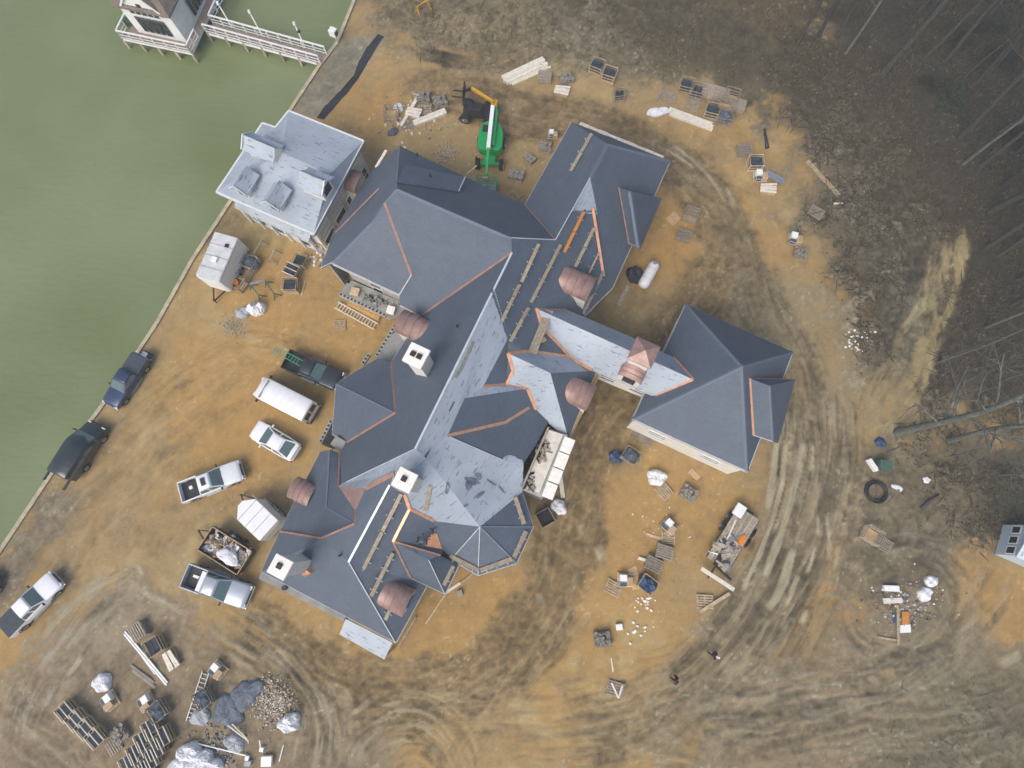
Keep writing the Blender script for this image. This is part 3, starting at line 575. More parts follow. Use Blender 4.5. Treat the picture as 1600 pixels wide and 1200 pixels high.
# ---- flashing, ridge and hip trims
def trim(h, p, q, w, t, mt, name, lift=.03):
    if 'copper' in mt: w *= .72
    elif mt == 'drip_edge': w *= .6
    p, q = Vector(p), Vector(q); MB().bar(p+Vector((0, 0, lift)), q+Vector((0, 0, lift)), w, t, mt).build(name, HOUSE[h])
def vtrim(h, chain, w, mt, name, t=.04, lift=.04):
    ks = chain.split()
    for a, b in zip(ks[:-1], ks[1:]): trim(h, VP[a], VP[b], w, t, mt, name, lift)
vtrim('mansion', 'm1 e1', .26, 'copper_flash', 'copper_valley'); vtrim('mansion', 'h1 v1', .3, 'copper_flash', 'copper_valley'); vtrim('mansion', 'a2 b5', .14, 'copper_flash', 'copper_valley')
vtrim('mansion', 'f1 q1 q2', .22, 'copper_flash', 'copper_valley'); vtrim('mansion', 'f4 f5', .2, 'copper_flash', 'copper_valley'); vtrim('mansion', 'cr2 cr3 k2 k1', .2, 'copper_flash', 'copper_valley'); vtrim('mansion', 'cr u1', .42, 'copper_flash', 'copper_valley')
vtrim('mansion', 'cU cT gA', .3, 'copper_new', 'copper_valley'); vtrim('mansion', 'gA n2', .2, 'copper_flash', 'copper_valley'); vtrim('mansion', 'cT ta', .3, 'copper_new', 'copper_valley'); vtrim('mansion', 'gA gP', .22, 'copper_new', 'copper_valley')
vtrim('mansion', 'brA brB brC', .34, 'copper_new', 'copper_valley'); vtrim('mansion', 'brA br0', .26, 'copper_new', 'copper_valley'); vtrim('mansion', 'xA xC brC', .34, 'copper_new', 'copper_valley'); vtrim('mansion', 'xA xD', .36, 'copper_new', 'copper_valley'); vtrim('mansion', 'xD xE xF', .3, 'copper_new', 'copper_valley'); vtrim('mansion', 'xE vE vC', .36, 'copper_new', 'copper_valley'); vtrim('mansion', 'vB vL vK', .3, 'copper_new', 'copper_valley'); vtrim('mansion', 'xD vE', .26, 'copper_new', 'copper_valley')
vtrim('mansion', 'ed1 ed4', .2, 'copper_flash', 'copper_valley'); vtrim('garage', 'bn2 bx bs1', .34, 'copper_new', 'copper_valley'); vtrim('garage', 'zd1 zd4', .26, 'copper_new', 'copper_valley'); vtrim('garage', 'zd1 zd5', .1, 'copper_flash', 'copper_valley')
vtrim('mansion', 'brC bs2', .6, 'copper_new', 'copper_valley', lift=.08)
trim('mansion', on('M_E', 926, 325, .05), on('M_E', 943, 432, .05), .3, .05, 'copper_new', 'copper_valley')
trim('mansion', on('A_W', 593, 295, .05), on('A_W', 525, 364, .05), .16, .05, 'copper_flash', 'copper_valley')
# copper gusset between the two crickets
slope_mesh([VP['xD']+Vector((0, 0, .06)), VP['vE']+Vector((0, 0, .06)), on('X_S', 806, 600, .08)], 'copper_new', HOUSE['mansion'], .04, 'copper_gusset')
slope_mesh([on('CB', u, v, .05) for u, v in ((671, 838), (676, 833), (683, 834), (691, 858), (664, 853))], 'copper_new', HOUSE['mansion'], .03, 'copper_gusset')
for ch, w, mt, nm in (('m1 m2', .24, 'drip_edge', 'ridge_strip'), ('s1 s2', .24, 'drip_edge', 'ridge_strip'), ('s2 s3', .1, 'drip_edge', 'hip_strip'), ('b5 b4', .1, 'drip_edge', 'ridge_strip'), ('a3 b5', .1, 'drip_edge', 'ridge_strip'), ('T0 td', .06, 'galv', 'hip_strip'), ('T0 te', .06, 'galv', 'hip_strip'), ('T0 tg', .06, 'galv', 'hip_strip'), ('T0 tc', .06, 'galv', 'hip_strip'), ('gR gE', .08, 'drip_edge', 'hip_strip'), ('v1 r1 a7b', .12, 'drip_edge', 'drip_edge'), ('a7 a7b', .1, 'drip_edge', 'drip_edge'), ('nd4 nd3', .14, 'drip_edge', 'drip_edge'), ('vB vG', .08, 'drip_edge', 'ridge_strip'), ('ed3 ed4', .12, 'drip_edge', 'drip_edge'), ('m2 p1', .06, 'drip_edge', 'chalk_edge')):
    vtrim('mansion', ch, w, mt, nm, .03, .05)
for h, ch in (('mansion', 'a5 a3'), ('mansion', 'a5 h1 a6 a7b'), ('mansion', 'b3 b2'), ('mansion', 'b3 b4'), ('mansion', 'a5 a1'), ('mansion', 'g1 q1'), ('mansion', 't1 t2'), ('mansion', 't2 cr3'), ('mansion', 'ed2 ed3'), ('garage', 'z1 z0'), ('garage', 'z0 z3'), ('garage', 'z0 z4'), ('garage', 'z0 z2'), ('garage', 'zd2 zd3')):
    ks = ch.split()
    for a, b in zip(ks[:-1], ks[1:]):
        p, q = VP[a], VP[b]; d = (q-p).normalized(); sdv = d.cross(Vector((0, 0, 1))).normalized(); m_ = MB(); w = .17
        m_.add([p+sdv*w-Vector((0, 0, .11)), p+Vector((0, 0, .05)), p-sdv*w-Vector((0, 0, .11)), q+sdv*w-Vector((0, 0, .11)), q+Vector((0, 0, .05)), q-sdv*w-Vector((0, 0, .11))], [(0, 1, 4, 3), (1, 2, 5, 4), (0, 3, 5, 2)], 'ridge_shingle')
        o = m_.build('ridge_cap', HOUSE[h]); me = o.data; uvl = me.uv_layers.new(name='UVMap')
        for lp in me.loops: c = me.vertices[lp.vertex_index].co; uvl.data[lp.index].uv = ((c-p).dot(d)*.9, (c-p).dot(sdv))
for ch in ('z3 z4', 'z3 z2', 'zd3 zd4'): vtrim('garage', ch, .1, 'drip_edge', 'drip_edge', .04, .0)
for ch in ('L1 L2', 'L2 L3', 'L3 L4', 'L4 L7', 'L7 L8', 'L8 L1'): vtrim('lake', ch, .16, 'trim_white', 'drip_edge', .1, -.02)
# torn underlayment patches and small vents lying on the slopes
def patch(p, pts, mt, lift=.06, name='torn_patch', t=.03):
    return slope_mesh([on(p, u, v, lift) for u, v in pts], mt, HOUSE['mansion'], t, name)
def blob(c, rx, ry, a, seed, n=16, j=.35):
    r_ = random.Random(seed); out = []
    for k in range(n):
        t = 2*math.pi*k/n; f = 1-j*r_.random(); x, y = rx*f*math.cos(t), ry*f*math.sin(t); out.append((c[0]+x*math.cos(a)-y*math.sin(a), c[1]+x*math.sin(a)+y*math.cos(a)))
    return out
mat('worn_felt', (112, 124, 138), .9, var=.3, scale=3); mat('worn_board', (150, 148, 140), .9, var=.3, scale=3)
for c, rx, ry, a, sdn in (((738, 752), 14, 7, .3, 1), ((748, 744), 9, 5, .6, 2), ((750, 773), 10, 4, -.6, 3), ((732, 758), 7, 9, .2, 4), ((699, 764), 4, 12, .1, 5), ((768, 754), 12, 2, .6, 6), ((728, 790), 5, 2, -.5, 7), ((784, 765), 8, 2, .9, 8)):
    patch('U', blob(c, rx, ry, a, sdn), 'worn_felt', .04)
patch('M_E', [(738, 533), (742, 535), (724, 575), (714, 592), (709, 589), (720, 571)], 'worn_board', .05, 'stain_board')
patch('M_E', [(709, 627), (711, 628), (666, 716), (663, 714)], 'slate', .05, 'lap_seam', .02)
patch('U', [(670, 758), (676, 760), (668, 799), (661, 798)], 'plank', .08, 'loose_board', .04)
patch('S_E', [(567, 887), (571, 889), (566, 893)], 'plank', .05, 'scrap')
# jagged edges where shingling stopped
for i in range(16):
    t = i/15; u, v = 770+25*t, 453+73*t; s_ = 3+2*rnd.random()
    patch('M_E', [(u-s_, v-1), (u+1, v-1), (u+1, v+4.6), (u-s_*.6, v+4.6)], 'shingle', .035, 'starter_shingle', .02)
for i in range(9):
    u = 893+i*4.6; patch('M_E', [(u, 332), (u+4, 332.4), (u+4, 327+rnd.random()*4), (u, 328+rnd.random()*4)], 'shingle', .035, 'starter_shingle', .02)
top = [(786+i*2.3, 719-3-4*math.sin(i*.35)-2.2*rnd.random()) for i in range(14)]; patch('V2', top+[(818, 725), (786, 720)], 'underlayment', .04, 'felt_edge', .02)
for p, u, v in (('A_S', 673, 276), ('A_N', 653, 244), ('S_S', 532, 868), ('M_W', 715, 511), ('M_W', 588, 577)):
    if p == 'A_S': q = on('ND_S', u, v)
    else: q = on(p, u, v)
    MB().tube([q-Vector((0, 0, .1)), q+Vector((0, 0, .45))], .07, 'plastic_black', 8).build('vent_pipe', HOUSE['mansion'])
# ---- chimneys
def chimney(u, v, ztop, zbot, size, flues, slope_foot=None):
    c = P(u, v, ztop); r = ANG_A
    sh = MB(); sh.box((c.x, c.y, (zbot+ztop-.3)/2), (size, size, ztop-.3-zbot), 'chimney_stone', r)
    so_ = sh.build('chimney', HOUSE['mansion'])
    k = MB(); k.box((c.x, c.y, ztop-.38), (size+.14, size+.14, .14), 'limestone', r); k.box((c.x, c.y, ztop-.14), (size+.3, size+.3, .26), 'limestone', r); k.build('cap', so_, bevel=.03)
    for s in flues:
        f = MB(); o = AX*s[0]+BX*s[1]; f.box((c.x+o.x, c.y+o.y, ztop+.05), (.34, .34, .12), 'flue', r); f.box((c.x+o.x, c.y+o.y, ztop+.08), (.22, .22, .1), 'plastic_black', r); f.build('flue', so_)
chimney(650, 555, 12.3, 4, 1.12, [(-.22, .0), (.24, .0)]); chimney(632, 750, 12.7, 6, .98, [(-.05, -.05)]); chimney(437, 886, 11.2, 3.2, .96, [(-.05, -.05)])
cb = MB(); q = on('S_S', 476, 890); cb.tube([q, q+Vector((.6, .25, .5))], .5, 'copper_new', 6); cb.build('copper_saddle', HOUSE['mansion'])
# ---- copper barrel dormers
def barrel(h, p, u, v, out, length, r, rise=.75, up=.35):
    c = on(p, u, v, up) if isinstance(p, str) else P(u, v, p); d = Vector(out).normalized(); s = Vector((-d.y, d.x, 0)); n = 10
    ro = MB(); secs = []
    for e in (-length*.5, length*.5):
        secs.append([c+d*e+s*math.cos(math.pi*k/n)*r+Vector((0, 0, math.sin(math.pi*k/n)*r*rise)) for k in range(n+1)])
    vs_ = secs[0]+secs[1]; vs2 = [q-Vector((0, 0, .06)) for q in vs_]; m1 = n+1
    ro.add(vs_+vs2, [(k, k+1, m1+k+1, m1+k) for k in range(n)]+[(2*m1+k, 3*m1+k, 3*m1+k+1, 2*m1+k+1) for k in range(n)]+[(m1+k, m1+k+1, 3*m1+k+1, 3*m1+k) for k in range(n)], 'copper_old', True)
    do = MB(); w2 = r*.86; hgt = 2.2
    # dormer body: vaulted box under the roof
    def face(e):
        f = c+d*e; return [f-s*w2-Vector((0, 0, hgt)), f+s*w2-Vector((0, 0, hgt))]+[f+s*math.cos(math.pi*k/n)*w2+Vector((0, 0, math.sin(math.pi*k/n)*w2*rise-.04)) for k in range(n+1)]
    do.loft([face(-length*.45), face(length*.44)], 'wall_white', False); root = do.build('dormer', HOUSE[h]); ro.build('dormer_roof', root)
    f = c+d*(length*.44+.02); g = MB(); g.add([f-s*w2*.6-Vector((0, 0, 1.3)), f+s*w2*.6-Vector((0, 0, 1.3)), f+s*w2*.6+Vector((0, 0, .1)), f-s*w2*.6+Vector((0, 0, .1))], [(0, 1, 2, 3)], 'glass'); g.build('pane', root, fix=False)
    for k in (1, 2, 3): MB().tube([c+d*length*(k/4-.5)+s*math.cos(math.pi*q/n)*(r+.012)+Vector((0, 0, math.sin(math.pi*q/n)*r*rise+.012)) for q in range(n+1)], .022, 'copper_flash', 4).build('seam', root)
barrel('mansion', 'M_W', 651, 515, -AX, 2.75, 1.0, up=.5); barrel('mansion', 'M_E', 900, 447, AX, 2.6, 1.05, up=.5); barrel('mansion', 'Y', 904, 616, AX, 2.1, 1.05, up=.45)
barrel('mansion', 'Q_W', 477, 769, -AX, 1.75, .85, up=.4); barrel('mansion', 'S_E', 621, 932, AX, 2.05, 1.0, up=.4); barrel('mansion', 'A_W', 554, 292, -AX, 1.9, 1.0, up=1.0)
# bridge lantern with a four-sided copper roof and a small eyebrow dormer
c = P(1006, 551, 8.2); ro = MB(); hw = .93
cs = [c+AX*hw*a+BX*hw*b for a, b in ((-1, -1), (1, -1), (1, 1), (-1, 1))]
lb = MB(); lb.prism([(q.x, q.y) for q in [c+(q-c)*.8 for q in cs]], 5.5, 8.2, 'wall_white'); lo = lb.build('lantern', HOUSE['bridge'])
ro.add(cs+[c+Vector((0, 0, .6))]+[q-Vector((0, 0, .12)) for q in cs], [(0, 1, 4), (1, 2, 4), (2, 3, 4), (3, 0, 4), (0, 5, 6, 1), (1, 6, 7, 2), (2, 7, 8, 3), (3, 8, 5, 0), (8, 7, 6, 5)], 'copper_old'); ro.build('lantern_roof', lo)
barrel('bridge', 'BR_S', 988, 582, BX, 1.5, .95, rise=.5, up=.35)
# ---- gabled white dormers on the lakeside house
def gdormer(p, u, v, out, L=2.2, w=1.6):
    c = on(p, u, v, .7); d = Vector(out); s = Vector((-d.y, d.x, 0)); hz = Vector((0, 0, .8)); hw = w/2
    b = MB(); f = c+d*L*.5; k = c-d*L*.6
    b.add([f-s*hw*.8-hz*1.6, f+s*hw*.8-hz*1.6, f+s*hw*.8, f+hz*.9, f-s*hw*.8, k-s*hw*.8-hz*1.6, k+s*hw*.8-hz*1.6, k+s*hw*.8, k+hz*.9, k-s*hw*.8], [(0, 1, 2, 3, 4), (9, 8, 7, 6, 5), (0, 5, 6, 1), (1, 6, 7, 2), (0, 4, 9, 5)], 'wall_white')
    root = b.build('dormer', HOUSE['lake']); f2 = f+d*.25
    for sg in (-1, 1):
        slope_mesh([f2+hz*1.0, k+hz*1.0, k+s*sg*hw*.55+hz*.25, k+s*sg*hw*1.15-hz*.05, f2+s*sg*hw*1.15-hz*.05, f2+s*sg*hw*.55+hz*.25][::sg], 'underlayment', root, .07, 'dormer_roof')
        MB().bar(f2+hz*1.02, f2+s*sg*hw*1.15+hz*.0, .08, .12, 'trim_white').build('rake_board', root)
    g = f+d*.02; MB().add([g-s*.45-hz*1.2, g+s*.45-hz*1.2, g+s*.45, g-s*.45], [(0, 1, 2, 3)], 'glass').build('pane', root, fix=False)
gdormer('L_S', 388, 290, BX, 1.7, 1.5); gdormer('L_S', 438, 313, BX, 1.7, 1.5); gdormer('L_E', 497, 291, AX, 1.9, 1.7); gdormer('L_W', 416, 238, -AX, 2.6, 1.6)
po = [P(366, 322, 3.1), P(482, 377, 3.1)]; pi_ = [p-BX*2.0+Vector((0, 0, .9)) for p in po]
slope_mesh([pi_[0], pi_[1], po[1], po[0]], 'underlayment', HOUSE['lake'], .12, 'porch_roof')
wall('lake', '', pts=[po[1], po[0]], win=1.9, wz_=(.5, 2.5), ww=1.4, inset=.35)
for k in range(6): c = po[0].lerp(po[1], (k+.1)/5.2)-BX*.2; MB().box((c.x, c.y, 1.5), (.18, .18, 3.0), 'trim_white', ANG_A).build('porch_post', HOUSE['lake'])
# ---- south porch strip, white flat roof by the entrance, grey terraces on the west side
def flat(h, pts, z0, z1, mt, name, top=None):
    pp = [P(u, v, z1) for u, v in pts]; return MB().prism([(p.x, p.y) for p in pp], z0, z1, mt, top).build(name, HOUSE[h])
pz = [P(u, v, 3.6) for u, v in ((540, 967), (613, 1004), (598, 1033), (527, 993))]; pz[2].z = pz[3].z = 3.1
slope_mesh(pz, 'underlayment', HOUSE['mansion'], .12, 'porch_roof')
for k in range(3): c = pz[3].lerp(pz[2], .03+.47*k); MB().box((c.x, c.y+.1, 1.5), (.2, .2, 3.0), 'wood', ANG_A).build('porch_post', HOUSE['mansion'])
flat('mansion', [(408, 895), (412, 893), (541, 961), (537, 971), (404, 904)], 0, 3.5, 'wall_block', 'gutter_wall', 'concrete')
q = P(446, 918, 3.5); MB().tube([q, q+Vector((0, 0, .3))], .2, 'dark_metal', 8).build('vent_pipe', HOUSE['mansion'])
flat('mansion', [(602, 530), (627, 512), (640, 520), (611, 567), (589, 559)], 0, 3.0, 'wall_block', 'terrace', 'concrete')
flat('mansion', [(516, 694), (525, 681), (541, 690), (533, 706)], 0, 4.9, 'wall_block', 'pier', 'concrete')
flat('mansion', [(531, 459), (545, 436), (624, 470), (640, 486), (605, 493)], 0, 1.2, 'wall_block', 'terrace', 'concrete')
flat('mansion', [(841, 704), (859, 670), (887, 680), (848, 778), (815, 765)], 0, 5.0, 'wall_block', 'porch_block', 'wall_block')
for i, (pts) in enumerate(([(856, 671), (880, 679), (843, 770), (815, 760)], )): flat('mansion', pts, 5.05, 5.2, 'white_wood', 'porch_deck', 'white_wood')
for i in range(4):
    a = P(882+i*1.2, 681+i*.4, 5.1); b = P(850-i*1.0+i*2.2, 768+i*1.2, 5.1)
for t0, t1 in ((0, .24), (.26, .5), (.52, .74), (.76, 1)):
    a, b = P(884, 682, 5.0), P(848, 775, 5.0); MB().bar(a.lerp(b, t0)+AX*.35, a.lerp(b, t1)+AX*.35, .85, .16, 'limestone').build('coping_slab', HOUSE['mansion'])
a, b = P(857, 668, 5.4), P(816, 762, 5.4); MB().bar(a, b, .14, .35, 'old_wood').build('parapet_board', HOUSE['mansion'])
# toothed block edge of the terraces
for (p0, p1, zt) in (((618, 507), (588, 557), 3.03), ((518, 656), (500, 692), 2.66), ((530, 459), (603, 493), 1.23), ((577, 553), (566, 569), 3.0)):
    a, b = P(*p0, zt), P(*p1, zt); n = max(3, int((b-a).length/.34)); MB().bar(a+Vector((0, 0, -.12)), b+Vector((0, 0, -.12)), .3, .26, 'wall_block').build('block_course', HOUSE['mansion'])
    for i in range(n): c = a.lerp(b, (i+.5)/n); MB().box((c.x, c.y, zt+.02), (.17, .17, .06), 'plastic_black', ANG_A).build('block_core', HOUSE['mansion'])
flat('mansion', [(519, 657), (524, 659), (506, 696), (500, 692)], 0, 2.6, 'wall_block', 'terrace', 'dark_metal')
# ragged white membrane along the north hip
for i in range(9):
    u0, v0 = 906+i*14.5, 194+i*5.9; a, b = on('B_N', u0, v0, .12), on('B_N', u0+14, v0+5.7, .12); MB().bar(a, b, .22+.12*rnd.random(), .05, 'white_wood').build('ridge_board', HOUSE['mansion'])
# ================================================================ VEHICLES
def sec(x, hw, zb, zt, tuck=.9, crown=.03, shoulder=.16, flat=0):
    e = flat or .82
    pts = [(-hw*tuck, zb), (-hw, zb+.16), (-hw, max(zb+.2, zt-shoulder)), (-hw*(e+.13 if not flat else e+.05), zt-shoulder*.3), (-hw*e, zt), (0, zt+crown), (hw*e, zt), (hw*(e+.13 if not flat else e+.05), zt-shoulder*.3), (hw, max(zb+.2, zt-shoulder)), (hw, zb+.16), (hw*tuck, zb)]
    return [Vector((x, y, z)) for y, z in pts]
def wheel(root, x, y, r=.38, w=.26):
    s = 1 if y > 0 else -1
    o = MB().tube([(x, y-w/2, r), (x, y-w/2+.03, r), (x, y+w/2-.03, r), (x, y+w/2, r)], [r*.9, r, r, r*.9], 'tyre', 18).build('wheel', root)
    m_ = MB(); m_.tube([(x, y+s*w*.4, r), (x, y+s*(w*.5+.012), r)], r*.62, 'rim', 14)
    for k in range(5): a = k*2*math.pi/5; m_.bar((x, y+s*(w*.5+.02), r), (x+math.cos(a)*r*.55, y+s*(w*.5+.02), r+math.sin(a)*r*.55), .05, .03, 'chrome')
    m_.build('rim', o, fix=False)
    a = MB(); n = 10; pts = [(x+math.cos(math.pi*k/n)*(r+.09), y+s*(w*.5-.03), r+math.sin(math.pi*k/n)*(r+.09)) for k in range(n+1)]
    a.tube(pts, .05, 'plastic_black', 5); a.build('wheel_arch', root, fix=False)
def quad(root, pts, mt, name): return MB().add(pts, [tuple(range(len(pts)))], mt).build(name, root, fix=False)
def cabin(root, x0, x1, x2, x3, zb, zt, hb, ht, paint, side=True, pillars=1):
    """glasshouse: rear glass x0-x1, roof x1-x2, windscreen x2-x3"""
    c = MB(); lo = [(x0, -hb, zb), (x3, -hb, zb), (x3, hb, zb), (x0, hb, zb)]; hi = [(x1, -ht, zt), (x2, -ht, zt), (x2, ht, zt), (x1, ht, zt)]
    c.add(lo+hi, [(0, 1, 5, 4), (1, 2, 6, 5), (2, 3, 7, 6), (3, 0, 4, 7), (3, 2, 1, 0)], paint)
    nr = 6; secs = []
    for i in range(nr+1):
        t = i/nr; x = x1+(x2-x1)*t; cz = .05*math.sin(math.pi*t)
        secs.append([Vector((x, -ht, zt)), Vector((x, -ht*.85, zt+.035+cz*.5)), Vector((x, 0, zt+.05+cz)), Vector((x, ht*.85, zt+.035+cz*.5)), Vector((x, ht, zt)), Vector((x, 0, zt-.02))])
    o = c.build('cab', root, bevel=.04); MB().loft(secs, paint).build('roof', o)
    def lerp3(a, b, t): return tuple(p+(q-p)*t for p, q in zip(a, b))
    e = .012
    def pane(a, b, c_, d, off, nm, ia=.08, ib=.1):
        # a,b bottom; c_,d top
        l0, l1 = lerp3(a, d, ib), lerp3(a, d, 1-ib); r0, r1 = lerp3(b, c_, ib), lerp3(b, c_, 1-ib)
        q = [lerp3(l0, r0, ia), lerp3(l0, r0, 1-ia), lerp3(l1, r1, 1-ia), lerp3(l1, r1, ia)]
        quad(root, [(p[0]+off[0], p[1]+off[1], p[2]+off[2]) for p in q], 'car_glass', nm)
    pane(lo[2], lo[1], hi[1], hi[2], (e, 0, e), 'windscreen', .05, .05); pane(lo[0], lo[3], hi[3], hi[0], (-e, 0, e), 'rear_window', .08, .08)
    for s, (a, b, c_, d) in ((-1, (lo[0], lo[1], hi[1], hi[0])), (1, (lo[3], lo[2], hi[2], hi[3]))):
        for k in range(pillars+1):
            t0, t1 = k/(pillars+1), (k+1)/(pillars+1)
            pane(lerp3(a, b, t0), lerp3(a, b, t1), lerp3(d, c_, t1), lerp3(d, c_, t0), (0, s*e, e*.5), 'side_window', .07, .14)
def lights(root, L, hw, z, paint):
    for s in (-1, 1):
        MB().box((L/2-.08, s*hw*.74, z), (.16, .34, .16), 'lamp_clear').build('headlight', root, bevel=.03); MB().box((-L/2+.02, s*hw*.84, z+.06), (.08, .2, .26), 'lamp_red').build('tail_light', root, bevel=.02)
def mirrors(root, x, hw, z, paint):
    for s in (-1, 1): MB().box((x, s*(hw+.14), z), (.12, .26, .18), paint).build('mirror', root, bevel=.03)
def place(rear, front, L, z=.7):
    a, b = P(*rear, z), P(*front, z); c = (a+b)/2; s = (b-a).length/L
    return (c.x, c.y, ground_z(c.x, c.y)+.02), math.atan2(b.y-a.y, b.x-a.x), s
def pickup(rear, front, paint, label, bed='open', hoodstripe=False, z=.7, L=5.7, crew=True):
    loc, rz, s = place(rear, front, L, z); r = thing('pickup_truck', loc, rz, label, 'pickup'); k = min(1.1, max(.86, s)); r.scale = (k, k, k)
    hw = .98; b = MB(); st = [(2.85, .70, .5, .72), (2.78, .9, .42, .96), (2.5, .97, .36, 1.06), (1.9, hw, .34, 1.12), (1.05, hw, .34, 1.17), (.6, hw, .34, 1.19), (-.9, hw, .34, 1.19), (-1.02, hw, .34, 1.19)]
    b.loft([sec(*q) for q in st], paint); b.build('body', r)
    cabin(r, -1.02, -.8, .32, 1.2, 1.17, 1.72, .92, .72, paint, pillars=1)
    bd = MB(); bx0, bx1 = -2.8, -1.03
    for y in (-1, 1): bd.box(((bx0+bx1)/2, y*(hw-.05), .83), (bx1-bx0, .1, .72), paint)
    bd.box((bx0+.04, 0, .83), (.08, 2*hw-.2, .7), paint); bd.box((bx1-.03, 0, .83), (.06, 2*hw-.2, .7), paint); bd.box(((bx0+bx1)/2, 0, .55), (bx1-bx0, 2*hw-.22, .08), 'plastic_black'); bd.build('bed', r, bevel=.015)
    if bed == 'cover': MB().box(((bx0+bx1)/2, 0, 1.215), (bx1-bx0-.02, 2*hw-.06, .04), 'slate').build('bed_cover', r, bevel=.01)
    else: MB().box(((bx0+bx1)/2, 0, .6), (bx1-bx0-.16, 2*hw-.24, .03), 'plastic_black').build('bed_liner', r)
    for x in (1.85, -1.85):
        for y in (-.86, .86): wheel(r, x, y, .4, .27)
    MB().box((2.86, 0, .56), (.16, 1.86, .26), 'chrome').build('front_bumper', r, bevel=.04); MB().box((-2.88, 0, .56), (.16, 1.8, .2), 'chrome').build('rear_bumper', r, bevel=.03)
    MB().box((2.84, 0, .84), (.06, 1.1, .22), 'plastic_black').build('grille', r); lights(r, 5.7, hw, .88, paint); mirrors(r, .95, .95, 1.25, 'plastic_black')
    for y in (-1, 1): MB().bar((-.9, y*1.03, .4), (1.0, y*1.03, .4), .12, .05, 'galv').build('side_step', r)
    return r
p1 = pickup((446, 560), (531, 596), 'paint_black', 'black pickup with a ladder in its bed, nose against the west bay', z=.9)
sunr = pickup((281, 771), (376, 733), 'paint_pearl', 'white crew-cab pickup with a dark sunroof and dark empty bed', z=.9)
quad(sunr, [(-.45, -.36, 1.845), (-.05, -.36, 1.845), (-.05, .36, 1.845), (-.45, .36, 1.845)], 'plastic_black', 'sunroof')
MB().box((-1.9, .2, .7), (.3, .3, .25), 'white_plastic').build('bucket', sunr, bevel=.05)
slv = pickup((289, 898), (388, 934), 'paint_silver', 'silver pickup beside the debris-filled dump trailer', z=.9)
MB().box((-1.25, 0, .95), (.4, 1.6, .5), 'white_plastic').build('tool_box', slv, bevel=.03); MB().box((-2.0, .1, .68), (.5, .2, .15), 'white_plastic').build('cargo', slv)
pickup((6, 985), (86, 903), 'paint_white', 'white pickup with grey covered bed near the left edge of the yard', bed='cover', z=.9)
bl = pickup((225, 558), (175, 634), 'paint_blue', 'dark blue pickup with grey covered bed parked along the seawall', bed='cover', z=.4)
MB().box((-3.2, .2, .62), (.6, 1.2, .12), 'dark_metal').build('hitch_rack', bl); MB().box((-3.15, .2, .85), (.45, .6, .35), 'galv').build('cooler', bl, bevel=.03)
# green ladder in the black pickup
def ladder(parent, p, q, w, mt, rung=.3, th=.06, name='ladder'):
    p, q = Vector(p), Vector(q); d = (q-p).normalized(); s = d.cross(Vector((0, 0, 1))).normalized(); m_ = MB()
    for e in (-1, 1): m_.bar(p+s*e*w/2, q+s*e*w/2, th, th*1.4, mt)
    n = int((q-p).length/rung)
    for i in range(n): c = p+d*(i+.5)*rung; m_.bar(c-s*w/2, c+s*w/2, th*.7, th*.7, mt)
    return m_.build(name, parent)
mat('green_fibre', (60, 158, 130), .5)
lw = p1.matrix_basis
c0 = Vector((p1.location.x, p1.location.y, 0)); fx = Vector((math.cos(p1.rotation_euler.z), math.sin(p1.rotation_euler.z), 0)); fy = Vector((-fx.y, fx.x, 0))
tag(ladder(None, c0-fx*3.9+fy*.35+Vector((0, 0, 1.26)), c0-fx*.95+fy*.1+Vector((0, 0, 1.3)), .5, 'green_fibre'), 'green ladder sticking out over the tailgate of the black pickup', 'ladder')
# sedan
def sedan(front, rear, paint, label):
    L = 4.85; loc, rz, s = place(rear, front, L, .7); r = thing('sedan_car', loc, rz, label, 'car'); r.scale = (.94, .98, .96); hw = .9; b = MB()
    st = [(2.43, .62, .4, .58), (2.34, .76, .3, .7), (2.0, .86, .24, .82), (1.4, .9, .22, .92), (.9, hw, .22, .97), (-.9, hw, .22, 1.0), (-1.5, .89, .22, 1.0), (-2.1, .84, .26, .98), (-2.36, .72, .34, .9), (-2.43, .6, .42, .8)]
    b.loft([sec(*q) for q in st], paint); b.build('body', r); cabin(r, -1.95, -1.0, .22, 1.2, .96, 1.38, .82, .6, paint, pillars=1)
    for x in (1.45, -1.4):
        for y in (-.8, .8): wheel(r, x, y, .33, .22)
    lights(r, 4.7, .84, .66, paint); mirrors(r, .8, .86, 1.0, paint); MB().box((-2.43, 0, .62), (.06, 1.3, .1), 'plastic_black').build('rear_bumper', r); MB().box((-2.3, 0, 1.0), (.12, 1.3, .04), 'galv').build('spoiler', r)
    return r
sedan((393, 667), (467, 711), 'paint_white', 'white sedan parked between the white van and the pickup with a sunroof')
